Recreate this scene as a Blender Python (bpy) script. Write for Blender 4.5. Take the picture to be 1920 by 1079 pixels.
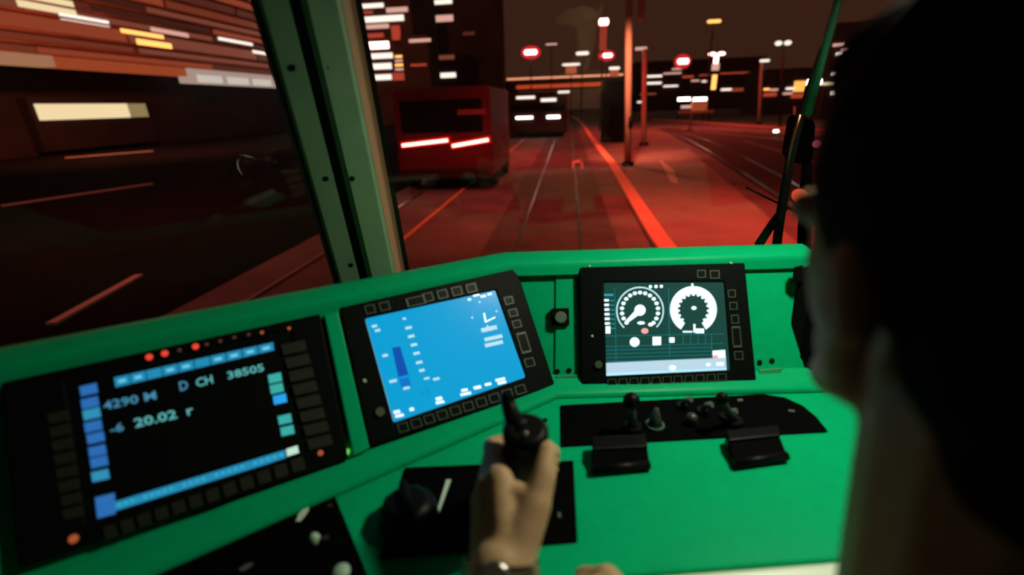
import bpy, bmesh, math, random
from mathutils import Vector, Matrix
random.seed(7)
for o in list(bpy.data.objects): bpy.data.objects.remove(o)
scene = bpy.context.scene
COL = scene.collection

# ------------------------------------------------------------------ camera
CZ = 1.22                       # camera height above the cab floor
F, CX, CY = 870.0, 960.0, 539.5 # focal length and centre in pixels of the 1920x1079 frame
YAW, RX, ROLL = math.radians(7.1937), math.radians(68.4495), math.radians(-2.0)
RC = Matrix.Rotation(YAW, 3, 'Z') @ Matrix.Rotation(RX, 3, 'X') @ Matrix.Rotation(ROLL, 3, 'Z')
CAM = Vector((0, 0, CZ))
cd = bpy.data.cameras.new('camera'); cam = bpy.data.objects.new('camera', cd); COL.objects.link(cam)
cam.matrix_world = Matrix.Translation(CAM) @ RC.to_4x4()
cd.sensor_fit = 'HORIZONTAL'; cd.sensor_width = 36.0; cd.lens = 36.0 * F / 1920.0
cd.clip_start = 0.02; cd.clip_end = 600
cd.dof.use_dof = True; cd.dof.focus_distance = 1.15; cd.dof.aperture_fstop = 1.9
scene.camera = cam

# ------------------------------------------------------------------ world, lights, exposure
w = bpy.data.worlds.new('night_sky'); scene.world = w; w.use_nodes = True
w.node_tree.nodes['Background'].inputs[0].default_value = (0.040, 0.0135, 0.0075, 1)
w.node_tree.nodes['Background'].inputs[1].default_value = 1.0
vs = scene.view_settings
vs.view_transform = 'Standard'; vs.look = 'None'; vs.exposure = 0.0; vs.gamma = 1.0; vs.use_curve_mapping = False

def lamp(name, kind, loc, power, color, target=None, size=0.1, size_y=None, spot=None, blend=1.0):
    d = bpy.data.lights.new(name, kind); d.energy = power; d.color = color
    if kind == 'AREA':
        d.size = size
        if size_y: d.shape = 'RECTANGLE'; d.size_y = size_y
    else: d.shadow_soft_size = size
    if kind == 'SPOT': d.spot_size = math.radians(spot); d.spot_blend = blend
    o = bpy.data.objects.new(name, d); COL.objects.link(o); o.location = loc
    if target is not None:
        o.rotation_euler = (Vector(target) - Vector(loc)).to_track_quat('-Z', 'Y').to_euler()
    return o
# reading lamp in the cab ceiling above the desk
lamp('cab_reading_light', 'SPOT', (0.45, 0.62, 1.47), 20, (1.0, 0.94, 0.72), (0.10, 0.40, 0.79), 0.04, spot=136, blend=1.0)
# added unseen red lights over the road; only the near one has a post
lamp('added_red_near', 'SPOT', (3.9, 9.5, 4.3), 2000, (1.0, 0.055, 0.035), (3.6, 10.0, -1.28), 0.25, spot=130)
lamp('added_red_mid', 'SPOT', (0.0, 24.0, 6.4), 3600, (1.0, 0.06, 0.04), (1.0, 25.0, -1.28), 0.3, spot=140)
lamp('added_red_left', 'SPOT', (-1.5, 11.0, 4.2), 500, (1.0, 0.06, 0.04), (-0.8, 12.0, -1.28), 0.25, spot=120)
lamp('added_red_far', 'SPOT', (9.0, 42.0, 10.5), 9000, (1.0, 0.07, 0.04), (9.0, 42.0, -1.28), 0.3, spot=140)
lamp('added_mast_light', 'SPOT', (1.0, 14.0, 5.6), 7500, (1.0, 0.24, 0.12), (2.5, 20.1, 1.6), 0.2, spot=34)  # added spot without fixture, brightens the orange mast
lamp('added_side_light', 'SPOT', (-11.0, 10.0, 6.5), 1300, (1.0, 0.10, 0.09), (-11.5, 10.5, -1.28), 0.3, spot=140)  # added light without fixture, brings out the left road lines
lamp('added_side_light_far', 'SPOT', (-29.0, 30.0, 9.0), 3000, (1.0, 0.12, 0.09), (-31.0, 31.0, -1.28), 0.3, spot=110)  # second added light, for the farther road lines
lamp('added_facade_wash', 'AREA', (-24.0, 24.0, 11.5), 2600, (1.0, 0.20, 0.09), (-38.0, 42.0, 9.0), 2.0)  # added wash light out of view, brightens the facade

# ------------------------------------------------------------------ helpers
def ray(px, py): return RC @ Vector(((px - CX) / F, -(py - CY) / F, -1.0))
def onz(px, py, z):
    d = ray(px, py); return CAM + d * ((z - CZ) / d.z)
def ony(px, py, y):
    d = ray(px, py); return CAM + d * (y / d.y)
def onx(px, py, x):
    d = ray(px, py); return CAM + d * (x / d.x)
class Plane:
    def __init__(s, p, n): s.p = Vector(p); s.n = Vector(n).normalized()
    def __call__(s, px, py, off=0.0):
        d = ray(px, py); q = s.p + s.n * off
        return CAM + d * ((q - CAM).dot(s.n) / d.dot(s.n))

MATS = {}
def mat(name, color, rough=0.5, metal=0.0, spec=0.5, noise=0.0, nscale=40.0, bump=0.0, coat=0.0, sss=0.0):
    if name in MATS: return MATS[name]
    m = bpy.data.materials.new(name); m.use_nodes = True; nt = m.node_tree
    b = nt.nodes['Principled BSDF']; c = (*color, 1)
    b.inputs['Base Color'].default_value = c; b.inputs['Roughness'].default_value = rough
    b.inputs['Metallic'].default_value = metal; b.inputs['Specular IOR Level'].default_value = spec
    b.inputs['Coat Weight'].default_value = coat
    if sss: 
        b.inputs['Subsurface Weight'].default_value = sss; b.inputs['Subsurface Radius'].default_value = (0.012, 0.004, 0.002)
    if noise or bump:
        tc = nt.nodes.new('ShaderNodeTexCoord'); t = nt.nodes.new('ShaderNodeTexNoise')
        t.inputs['Scale'].default_value = nscale; t.inputs['Detail'].default_value = 5
        nt.links.new(tc.outputs['Object'], t.inputs['Vector'])
        if noise:
            r = nt.nodes.new('ShaderNodeValToRGB')
            r.color_ramp.elements[0].position = 0.3; r.color_ramp.elements[1].position = 0.7
            r.color_ramp.elements[0].color = tuple(x * (1 - noise) for x in color) + (1,)
            r.color_ramp.elements[1].color = tuple(min(1, x * (1 + noise)) for x in color) + (1,)
            nt.links.new(t.outputs['Fac'], r.inputs['Fac']); nt.links.new(r.outputs['Color'], b.inputs['Base Color'])
        if bump:
            bp = nt.nodes.new('ShaderNodeBump'); bp.inputs['Strength'].default_value = bump; bp.inputs['Distance'].default_value = 0.002
            nt.links.new(t.outputs['Fac'], bp.inputs['Height']); nt.links.new(bp.outputs['Normal'], b.inputs['Normal'])
    MATS[name] = m; return m
def em(name, color, strength=1.0):
    if name in MATS: return MATS[name]
    m = bpy.data.materials.new(name); m.use_nodes = True; nt = m.node_tree
    b = nt.nodes['Principled BSDF']; b.inputs['Base Color'].default_value = (0.01, 0.01, 0.01, 1)
    b.inputs['Roughness'].default_value = 0.35; b.inputs['Specular IOR Level'].default_value = 0.1
    b.inputs['Emission Color'].default_value = (*color, 1); b.inputs['Emission Strength'].default_value = strength
    MATS[name] = m; return m
def glass(name, tint=(0.97, 1.0, 0.98)):
    m = bpy.data.materials.new(name); m.use_nodes = True; nt = m.node_tree; nt.nodes.clear()
    out = nt.nodes.new('ShaderNodeOutputMaterial'); mx = nt.nodes.new('ShaderNodeMixShader')
    tr = nt.nodes.new('ShaderNodeBsdfTransparent'); gl = nt.nodes.new('ShaderNodeBsdfGlossy')
    tr.inputs[0].default_value = (*tint, 1); gl.inputs['Roughness'].default_value = 0.03
    lw = nt.nodes.new('ShaderNodeLayerWeight'); lw.inputs[0].default_value = 0.5
    p = nt.nodes.new('ShaderNodeMath'); p.operation = 'POWER'; p.inputs[1].default_value = 5
    q = nt.nodes.new('ShaderNodeMath'); q.operation = 'MULTIPLY_ADD'; q.inputs[1].default_value = 0.9; q.inputs[2].default_value = 0.022
    nt.links.new(lw.outputs['Facing'], p.inputs[0]); nt.links.new(p.outputs[0], q.inputs[0]); nt.links.new(q.outputs[0], mx.inputs[0])
    nt.links.new(tr.outputs[0], mx.inputs[1]); nt.links.new(gl.outputs[0], mx.inputs[2]); nt.links.new(mx.outputs[0], out.inputs[0])
    return m

class MB:
    """collects shapes in world space; build() links them as one mesh object"""
    def __init__(s): s.v = []; s.f = []; s.m = []; s.sm = []
    def add(s, vs, fs, mi=0, smooth=False):
        b = len(s.v); s.v += [Vector(v) for v in vs]
        for f in fs: s.f.append([b + i for i in f]); s.m.append(mi); s.sm.append(smooth)
        return s
    def prism(s, pts, vec, mi=0):
        pts = [Vector(p) for p in pts]; n = len(pts); vec = Vector(vec)
        nn = Vector((0, 0, 0))
        for i in range(n): nn += pts[i].cross(pts[(i + 1) % n])
        if nn.dot(vec) < 0: pts = pts[::-1]
        vs = pts + [p + vec for p in pts]
        fs = [list(range(n))[::-1], list(range(n, 2 * n))] + [[i, (i + 1) % n, n + (i + 1) % n, n + i] for i in range(n)]
        return s.add(vs, fs, mi)
    def box(s, c, size, rot=None, mi=0):
        c = Vector(c); h = Vector(size) / 2; R = rot or Matrix.Identity(3)
        vs = [c + R @ Vector((sx * h.x, sy * h.y, sz * h.z)) for sz in (-1, 1) for sx, sy in ((-1, -1), (1, -1), (1, 1), (-1, 1))]
        return s.add(vs, [[3, 2, 1, 0], [4, 5, 6, 7], [0, 1, 5, 4], [1, 2, 6, 5], [2, 3, 7, 6], [3, 0, 4, 7]], mi)
    def span(s, a, b, mi=0):   # axis-aligned box from two corners
        a = Vector(a); b = Vector(b); lo = Vector(map(min, a, b)); hi = Vector(map(max, a, b))
        return s.box((lo + hi) / 2, hi - lo, None, mi)
    def frame(s, outer, inner, vec, mi=0):   # ring between two outlines, extruded by vec
        vec = Vector(vec); n = len(outer); o = [Vector(p) for p in outer]; i_ = [Vector(p) for p in inner]
        nn = Vector((0, 0, 0))
        for k in range(n): nn += o[k].cross(o[(k + 1) % n])
        if nn.dot(vec) < 0: o = o[::-1]; i_ = i_[::-1]
        vs = o + i_ + [p + vec for p in o] + [p + vec for p in i_]; fs = []
        for k in range(n):
            j = (k + 1) % n
            fs += [[2 * n + k, 2 * n + j, 3 * n + j, 3 * n + k], [k, n + k, n + j, j], [k, j, 2 * n + j, 2 * n + k], [n + j, n + k, 3 * n + k, 3 * n + j]]
        return s.add(vs, fs, mi)
    def tube(s, pts, rad, seg=10, mi=0, cap=True, flat=1.0):
        pts = [Vector(p) for p in pts]; n = len(pts)
        if not isinstance(rad, (list, tuple)): rad = [rad] * n
        vs = []; up = None
        for i, p in enumerate(pts):
            t = (pts[min(i + 1, n - 1)] - pts[max(i - 1, 0)]).normalized()
            if up is None: up = t.orthogonal().normalized()
            up = (up - t * up.dot(t)).normalized(); sd = t.cross(up)
            for k in range(seg):
                a = 2 * math.pi * k / seg; vs.append(p + (up * math.cos(a) * flat + sd * math.sin(a)) * rad[i])
        fs = [[i * seg + k, i * seg + (k + 1) % seg, (i + 1) * seg + (k + 1) % seg, (i + 1) * seg + k] for i in range(n - 1) for k in range(seg)]
        s.add(vs, fs, mi, True)
        if cap:
            b = len(s.v) - len(vs)
            s.f += [[b + k for k in range(seg)][::-1], [b + (n - 1) * seg + k for k in range(seg)]]; s.m += [mi, mi]; s.sm += [False, False]
        return s
    def ball(s, c, r, seg=16, rings=10, mi=0, rot=None):
        c = Vector(c); r = Vector(r) if hasattr(r, '__len__') else Vector((r, r, r)); R = rot or Matrix.Identity(3); vs = []; fs = []
        for i in range(1, rings):
            th = math.pi * i / rings
            for k in range(seg):
                ph = 2 * math.pi * k / seg
                vs.append(c + R @ Vector((r.x * math.sin(th) * math.cos(ph), r.y * math.sin(th) * math.sin(ph), r.z * math.cos(th))))
        vs += [c + R @ Vector((0, 0, r.z)), c + R @ Vector((0, 0, -r.z))]; T = len(vs) - 2
        for i in range(rings - 2):
            for k in range(seg): fs.append([i * seg + k, (i + 1) * seg + k, (i + 1) * seg + (k + 1) % seg, i * seg + (k + 1) % seg])
        for k in range(seg):
            fs.append([T, k, (k + 1) % seg]); fs.append([T + 1, (rings - 2) * seg + (k + 1) % seg, (rings - 2) * seg + k])
        return s.add(vs, fs, mi, True)
    def capsule(s, a, b, ra, rb=None, seg=14):
        rb = ra if rb is None else rb; a = Vector(a); b = Vector(b)
        d = (b - a); L = d.length
        if L < 1e-6: return s.ball(a, ra)
        t = d / L; pts = []; rad = []
        for k in range(1, 6):
            x = math.pi / 2 * k / 6; pts.append(a - t * ra * math.cos(x)); rad.append(ra * math.sin(x))
        pts += [a, a.lerp(b, .5), b]; rad += [ra, (ra + rb) / 2, rb]
        for k in range(5, 0, -1):
            x = math.pi / 2 * k / 6; pts.append(b + t * rb * math.cos(x)); rad.append(rb * math.sin(x))
        return s.tube(pts, rad, seg)
    def build(s, name, m, parent=None, bevel=0.0, seg=2):
        org = ORG[parent] if parent is not None else None
        if org is None:
            lo = Vector((min(v.x for v in s.v), min(v.y for v in s.v), min(v.z for v in s.v)))
            hi = Vector((max(v.x for v in s.v), max(v.y for v in s.v), max(v.z for v in s.v)))
            org = Vector(((lo.x + hi.x) / 2, (lo.y + hi.y) / 2, lo.z))
        me = bpy.data.meshes.new(name); me.from_pydata([v - org for v in s.v], [], s.f)
        for x in (m if isinstance(m, (list, tuple)) else [m]): me.materials.append(x)
        for p, mi, sm in zip(me.polygons, s.m, s.sm): p.material_index = mi; p.use_smooth = sm
        me.update()
        o = bpy.data.objects.new(name, me); COL.objects.link(o)
        if parent is not None: o.parent = parent
        else: o.location = org
        ORG[o] = org
        if bevel:
            bv = o.modifiers.new('bevel', 'BEVEL'); bv.width = bevel; bv.segments = seg; bv.limit_method = 'ANGLE'; bv.angle_limit = math.radians(40)
        return o
ORG = {}
def thing(name, label, cat, loc, group=None):
    o = bpy.data.objects.new(name, None); COL.objects.link(o); o.location = loc; o.empty_display_size = 0.05
    ORG[o] = Vector(loc); o['label'] = label; o['category'] = cat
    if group: o['group'] = group
    return o
def tag(o, label, cat, group=None):
    o['label'] = label; o['category'] = cat
    if group: o['group'] = group
    return o
def struct(o, label=None):
    o['kind'] = 'structure'
    if label: o['label'] = label
    return o
def sroot(name, loc, label=None):
    o = bpy.data.objects.new(name, None); COL.objects.link(o); o.location = loc; ORG[o] = Vector(loc); return struct(o, label)

# ------------------------------------------------------------------ materials
GREEN = mat('green_console_paint', (0.001, 0.41, 0.158), 0.30, spec=0.05, noise=0.05, nscale=60)
GREENP = mat('pillar_grey_green_paint', (0.19, 0.36, 0.20), 0.5, noise=0.08, nscale=20)
PALE = mat('pale_desk_edge', (0.62, 0.80, 0.62), 0.4)
BLACK = mat('black_plastic', (0.004, 0.004, 0.004), 0.42, spec=0.1, bump=0.1, nscale=400)
BLACKM = mat('matt_black_plate', (0.0015, 0.0015, 0.0015), 0.7, spec=0.02)
BEZEL = mat('dark_bezel', (0.003, 0.005, 0.004), 0.5, spec=0.04)
KEY = mat('display_key', (0.004, 0.007, 0.005), 0.4, spec=0.06)
KEYLINE = mat('key_outline', (0.04, 0.085, 0.05), 0.5)
KEYDIM = mat('dim_key', (0.022, 0.027, 0.017), 0.6, spec=0.15)
RUBBER = mat('black_rubber', (0.004, 0.004, 0.004), 0.7)
SCREW = mat('black_screw', (0.01, 0.01, 0.01), 0.4, metal=0.5)
STEEL = mat('bright_steel', (0.6, 0.6, 0.55), 0.25, metal=1.0)
WHITEP = mat('white_mark', (0.55, 0.75, 0.6), 0.5)
CABG = mat('cab_grey_lining', (0.10, 0.11, 0.10), 0.7)
FLOORM = mat('cab_floor_vinyl', (0.03, 0.03, 0.03), 0.7)
SKIN = mat('skin', (0.46, 0.31, 0.165), 0.5, spec=0.2, noise=0.08, nscale=90, bump=0.15, sss=0.15)
HAIR = mat('black_hair', (0.004, 0.0035, 0.003), 0.8, spec=0.03, bump=0.6, nscale=120)
SHIRT = mat('dull_shirt_cloth', (0.16, 0.15, 0.11), 0.85, spec=0.1, noise=0.1, nscale=200)
TROUS = mat('dark_trouser_cloth', (0.012, 0.012, 0.016), 0.9)
ASPH = mat('asphalt', (0.17, 0.16, 0.16), 0.75, noise=0.35, nscale=0.8, bump=0.4)
ASPHD = mat('dark_track_paving', (0.085, 0.08, 0.08), 0.7, noise=0.3, nscale=1.5)
PAVE = mat('pale_paving', (0.30, 0.28, 0.27), 0.75, noise=0.15, nscale=1.0)
KERB = mat('orange_kerb_paint', (0.95, 0.55, 0.36), 0.6)
LINE = mat('road_line_paint', (0.7, 0.66, 0.6), 0.6)
RAIL = mat('polished_rail', (0.55, 0.5, 0.48), 0.22, metal=1.0)
MAST = mat('mast_paint', (0.55, 0.42, 0.36), 0.5)
DARKB = mat('dark_building', (0.13, 0.085, 0.075), 0.85, noise=0.3, nscale=0.3)
BRICK = mat('red_brown_facade', (0.30, 0.13, 0.09), 0.8, noise=0.3, nscale=0.4)
METALD = mat('dark_metal', (0.03, 0.03, 0.03), 0.5, metal=0.6)
BUSM = mat('bus_red_paint', (0.20, 0.03, 0.03), 0.45)
TRAMM = mat('tram_dark_paint', (0.10, 0.05, 0.05), 0.45)
GLASSD = mat('dark_vehicle_glass', (0.01, 0.008, 0.008), 0.15)
E_WHITE = em('white_lamp_light', (1.0, 0.86, 0.78), 4.0)
E_HOT = em('pink_white_lamp_light', (1.0, 0.45, 0.42), 6.0)
E_RED = em('red_halo_glow', (1.0, 0.02, 0.03), 0.75)
E_TAIL = em('tail_lamp_light', (1.0, 0.30, 0.24), 6.0)
E_TAILR = em('tail_lamp_surround', (1.0, 0.01, 0.01), 0.55)
E_ORANGE = em('orange_lamp_light', (1.0, 0.40, 0.10), 2.2)
E_CREAM = em('cream_window_light', (1.0, 0.72, 0.42), 1.0)
E_WIN = em('white_window_light', (1.0, 0.80, 0.72), 1.4)
E_WIN2 = em('pink_window_light', (1.0, 0.50, 0.42), 0.8)
E_WIN3 = em('red_window_light', (0.9, 0.10, 0.05), 0.5)
E_DIM = [em('dim_window_%d' % i, c, 1.0) for i, c in enumerate([(0.17, 0.03, 0.014), (0.09, 0.02, 0.012), (0.28, 0.045, 0.02), (0.045, 0.012, 0.008), (0.20, 0.05, 0.03)])]

# ================================================================== OUTSIDE
GZ = -1.28
struct(MB().span((-110, -3, GZ - 0.3), (110, 190, GZ)).build('ground', ASPH), 'dark asphalt street lit red by added lights')
struct(MB().span((-60, 0, GZ), (-5.4, 120, GZ + 0.01)).build('road', mat('unlit_dark_asphalt', (0.009, 0.008, 0.008), 0.9, spec=0.05, noise=0.3, nscale=0.7)), 'road left of the tracks, asphalt darkened to look unlit')  # colour blackened for the unlit left side
# own track, a strip of darker paving with two grooved rails
struct(MB().span((-1.55, 0, GZ), (0.95, 120, GZ + 0.012)).build('track_bed', ASPHD))
def rail(name, pts, label, wd=0.055, m_=None):
    m = MB()
    for a, b in zip(pts, pts[1:]):
        a = Vector(a); b = Vector(b); t = (b - a).normalized(); sd = Vector((t.y, -t.x, 0)) * wd / 2
        m.prism([a - sd, a + sd, b + sd, b - sd], (0, 0, 0.035))
    return tag(m.build(name, m_ or RAIL), label, 'rail')
zr = GZ + 0.005
rail('rail', [(-0.93, 2, zr), (-0.93, 60, zr), (-1.2, 95, zr)], 'left running rail of the track straight ahead')
rail('rail', [(0.27, 2, zr), (0.27, 60, zr), (0.0, 95, zr)], 'right running rail of the track straight ahead')
rail('rail', [(-3.3, 2, zr), (-3.3, 55, zr)], 'rail with painted orange glint between the pillar and the track ahead', 0.07, mat('painted_glint_rail', (0.95, 0.62, 0.25), 0.6))  # reflection of orange lights painted into the rail colour
rail('rail', [(-4.5, 2, zr), (-4.5, 55, zr)], 'outer left rail running under the red van')
def curve_pts(pxs): return [onz(x, y, GZ + 0.01) for x, y in pxs]
rail('rail', curve_pts([(1640, 505), (1498, 396), (1400, 330), (1323, 281), (1290, 263), (1262, 252), (1230, 243)]), 'nearer curved rail on the right under the wiper', 0.09)
rail('rail', curve_pts([(1640, 432), (1467, 334), (1400, 299), (1350, 274), (1315, 260), (1275, 248)]), 'farther curved rail on the right under the wiper', 0.09)
# orange kerb right of the track
kp = [onz(x, y, GZ) for x, y in [(1345, 600), (1234, 451), (1150, 313), (1106, 256), (1088, 228), (1060, 212)]]
m = MB()
for a, b in zip(kp, kp[1:]):
    m.prism([a + Vector((-.17, 0, 0)), a + Vector((.17, 0, 0)), b + Vector((.17, 0, 0)), b + Vector((-.17, 0, 0))], (0, 0, 0.10))
struct(m.build('kerb', KERB, bevel=0.02), 'orange kerb running along the right of the track')
# paler pavement strip between kerb and curved tracks, a little higher than the road
pv = [onz(x, y, GZ) for x, y in [(1420, 620), (1256, 451), (1170, 330), (1190, 290), (1290, 280), (1452, 420), (1560, 520)]]
struct(MB().prism(pv, (0, 0, 0.03)).build('pavement', PAVE), 'red-lit pavement between kerb and curved rails')
# narrow pale paving mark and the manhole plate on the track
tag(MB().prism([onz(x, y, GZ + 0.03) for x, y in [(1237, 300), (1262, 318), (1272, 345), (1258, 342)]], (0, 0, 0.008)).build('paving_mark', LINE), 'pale wedge painted on the pavement right of the orange mast', 'road marking')
mk = MB()
for q in ([(1072, 303), (1092, 299), (1092, 304), (1073, 308)], [(1072, 303), (1076, 303), (1077, 316), (1073, 316)], [(1088, 300), (1092, 300), (1094, 317), (1090, 317)]):
    mk.prism([onz(x, y, GZ + 0.045) for x, y in q], (0, 0, 0.006))
tag(mk.build('track_marking', LINE), 'small pale bracket mark painted on the track ahead', 'road marking')
# road lines on the left
for px, lab in ([((98, 612), (262, 520), 0.13), 'short pink road line low in the left window'], [((3, 388), (286, 346), 0.16), 'long thin red kerb line across the left window'], [((122, 297), (287, 284), 0.5), 'far faint red kerb line below the lit shop window']):
    a = onz(*px[0], GZ); b = onz(*px[1], GZ); t = (b - a).normalized(); sd = Vector((t.y, -t.x, 0)) * px[2] / 2
    tag(MB().prism([a - sd, a + sd, b + sd, b - sd], (0, 0, 0.05)).build('road_line', LINE), lab, 'road line')
# dark ballast under the curved tracks with two low concrete strips
bl_ = [onz(x, y, GZ) for x, y in [(1236, 240), (1660, 262), (1800, 470), (1700, 545), (1498, 402), (1323, 286), (1262, 256)]]
struct(MB().prism(bl_, (0, 0, 0.012)).build('ballast', mat('dark_ballast', (0.05, 0.04, 0.04), 0.9, noise=0.4, nscale=6)), 'dark ballast under the curved rails')
for pts in ([(1275, 243), (1360, 254), (1480, 266), (1640, 280)], [(1400, 268), (1480, 290), (1560, 315), (1700, 352)]):
    q = [onz(x, y, GZ + 0.012) for x, y in pts]; m = MB()
    for a, b in zip(q, q[1:]): m.prism([a, b, b + Vector((.1, .7, 0)), a + Vector((.1, .7, 0))], (0, 0, .06))
    struct(m.build('concrete_strip', PAVE))
# platform edge on the right
pe = [onz(x, y, GZ + 0.25) for x, y in [(1222, 224), (1300, 229), (1400, 236), (1500, 243), (1620, 250)]]
m = MB()
for a, b in zip(pe, pe[1:]): m.prism([a, b, b + Vector((0, 1.2, 0)), a + Vector((0, 1.2, 0))], (0, 0, -0.25))
pf = struct(m.build('platform', PAVE), 'low platform edge beyond the curved rails')
m = MB()
for a, b in zip(pe, pe[1:]): m.prism([a + Vector((0, -.06, 0)), b + Vector((0, -.06, 0)), b + Vector((0, .12, 0)), a + Vector((0, .12, 0))], (0, 0, .07))
m.build('lit_edge_strip', KERB, pf)  # orange light along the platform edge painted as a bright strip

# ---- left street facade, a long block parallel to the track
XF = -38.0
def fy(px, py): p = onx(px, py, XF); return p.y, p.z
fac = thing('street_block', 'long red-brown street block with glowing window bands, behind the left window', 'building', (XF - 4, 45, GZ))
y0, zc0 = fy(0, 122); _, zc1 = fy(0, 100)
MB().span((XF - 8, 14, zc1), (XF, 98, 26)).build('wall', BRICK, fac)
MB().span((XF - 8, 14, GZ), (XF - 2.0, 98, zc1)).build('ground_floor', mat('dark_shopfront', (0.018, 0.012, 0.011), 0.8, noise=0.3, nscale=0.5), fac)
# band above the ground floor; light on soffit and canopy given as emission
ya, _ = fy(72, 110); yb, _ = fy(330, 130); yc, _ = fy(528, 150)
MB().span((XF, 16, zc0), (XF + 1.2, ya, zc1)).build('fascia', em('cream_fascia', (0.62, 0.26, 0.14), 0.6), fac)
MB().span((XF, ya, zc0), (XF + 1.0, yb, zc1)).build('fascia', em('orange_fascia', (0.55, 0.09, 0.03), 0.6), fac)
MB().span((XF, yb, zc0 - 0.6), (XF + 1.2, yc + 6, zc1)).build('canopy', em('white_canopy', (0.75, 0.50, 0.44), 0.55), fac)
for k in range(5):
    MB().span((XF + 1.2, yb + 1 + k * 4.4, zc0 - 0.5), (XF + 1.25, yb + 4.6 + k * 4.4, zc0 + 0.2)).build('canopy_light', em('canopy_strip', (0.9, 0.75, 0.68), 0.7), fac)
z = zc1 + 0.25; row = 0
while z < 22:
    y = 17 + random.uniform(0, 3); hgt = random.choice((0.4, 0.6, 0.9))
    while y < 80:
        L = random.uniform(8, 26)
        MB().span((XF - 0.05, y, z), (XF + 0.06, min(y + L, 97), z + hgt)).build('window', random.choice(E_DIM), fac)
        y += L + random.uniform(0.2, 0.6)
    MB().span((XF, 15, z + hgt + 0.1), (XF + 0.25, 97.8, z + hgt + 0.26)).build('ledge', BRICK, fac)
    z += hgt + 0.36; row += 1
for (x0, yy0, x1, yy1, mm) in [(28, 0, 135, 14, E_CREAM), (110, 31, 200, 44, E_WIN), (225, 58, 302, 66, E_ORANGE), (255, 79, 318, 86, E_ORANGE), (282, 58, 350, 66, E_WIN2), (408, 73, 470, 80, E_WIN), (472, 94, 498, 101, E_WIN)]:
    a = onx(x0, yy0, XF); b = onx(x1, yy1, XF); zc = (a.z + b.z) / 2; hh = 0.22 if mm != E_CREAM else 0.5
    MB().span((XF + 0.06, a.y, zc - hh), (XF + 0.22, b.y, zc + hh)).build('light_strip', mm, fac)
# lit shop window at street level
a = onx(64, 195, XF - 1.1); b = onx(280, 219, XF - 1.1)
shop = MB().span((XF - 2.0, a.y - 0.4, GZ + .3), (XF - 1.2, b.y + 0.4, a.z + 0.5)).build('shop_window', MATS['dark_shopfront'], fac); shop['label'] = 'cream-lit shop window at street level'
n = 5
for k in range(n):
    ya_ = a.y + (b.y - a.y) * k / n; yb_ = a.y + (b.y - a.y) * (k + 1) / n
    MB().span((XF - 1.2, ya_ + 0.03, b.z), (XF - 1.1, yb_ - 0.03, a.z)).build('pane', E_CREAM if k < 4 else em('dim_cream_pane', (0.30, 0.20, 0.09), 1.0), shop)

# ---- office towers behind the pillar
def tower(name, label, x0, x1, Y, top, wins, m=DARKB, depth=14):
    a = ony(x0, 200, Y); b = ony(x1, 200, Y)
    t = thing(name, label, 'building', ((a.x + b.x) / 2, Y + depth / 2, GZ))
    MB().span((a.x, Y, GZ), (b.x, Y + depth, top)).build('wall', m, t)
    for (wx0, wy0, wx1, wy1, mm) in wins:
        p = ony(wx0, wy0, Y); q = ony(wx1, wy1, Y)
        zm = (p.z + q.z) / 2; hz = max(abs(ony(wx0, wy0, Y).z - ony(wx0, wy1, Y).z) / 2, 0.12)
        MB().span((p.x, Y - 0.12, zm - hz), (q.x, Y + 0.02, zm + hz)).build('window', mm, t)
    return t
wa = [(640, 8, 720, 16, E_WIN), (724, 14, 765, 23, E_WIN2), (640, 31, 758, 42, E_WIN), (640, 47, 730, 55, E_WIN2), (640, 64, 720, 72, E_WIN3), (640, 80, 730, 93, E_HOT), (692, 100, 737, 110, E_WIN), (695, 119, 735, 130, E_WIN), (700, 140, 735, 150, E_WIN), (733, 48, 752, 75, E_WIN3), (640, 22, 700, 27, E_WIN3)]
for r in range(4):
    for c in range(2): wa.append((741 + c * 20, 104 + r * 8, 758 + c * 20, 108 + r * 8, E_WIN2 if (r + c) % 2 else E_ORANGE))
wa.append((736, 136, 786, 150, E_WIN3))
tower('office_tower', 'office tower with stacked rows of lit windows just right of the pillar', 620, 788, 75, 22, wa)
tower('office_tower', 'dark tall tower with a few white windows left of the red signals', 792, 945, 95, 30, [(800, 0, 848, 8, E_WIN), (800, 29, 850, 41, E_WIN2), (808, 137, 855, 146, E_WIN), (805, 104, 852, 112, E_DIM[4]), (868, 60, 890, 66, E_DIM[1])], depth=4)
tower('office_tower', 'short dark block with two thin lit slots between the towers', 764, 812, 70, 10.5, [(767, 73, 808, 79, E_WIN2), (770, 120, 800, 124, E_WIN3)], depth=4)
# ---- long low building right of the mast, with a scatter of lit windows
tower('terminal_building', 'long dark low building with small white window lights behind the masts', 1188, 1420, 115, 9.0,
      [(1213, 141, 1241, 145, E_WIN), (1213, 154, 1240, 158, E_WIN), (1244, 136, 1278, 139, E_WIN2), (1260, 128, 1279, 131, E_WIN2), (1244, 160, 1271, 163, E_WIN), (1296, 150, 1311, 153, E_WIN2), (1280, 142, 1300, 146, E_WIN3), (1316, 151, 1327, 154, E_WIN), (1311, 140, 1330, 142, E_WIN3), (1200, 175, 1230, 178, E_DIM[4]), (1195, 190, 1205, 193, E_WIN), (1352, 166, 1371, 170, E_WIN), (1350, 136, 1405, 138, E_WIN3), (1372, 165, 1415, 171, E_DIM[2])])
tower('lit_shop', 'small orange-lit shop building near the far right masts', 1428, 1512, 70, 4.4,
      [(1474, 164, 1492, 168, E_WIN), (1468, 174, 1485, 177, E_WIN2), (1490, 152, 1507, 172, em('shop_orange', (1.0, 0.38, 0.08), 1.5)), (1484, 176, 1508, 184, E_WIN3), (1432, 166, 1442, 169, E_ORANGE), (1444, 167, 1458, 170, E_WIN2), (1432, 174, 1455, 181, E_WIN3)], depth=8)
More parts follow.
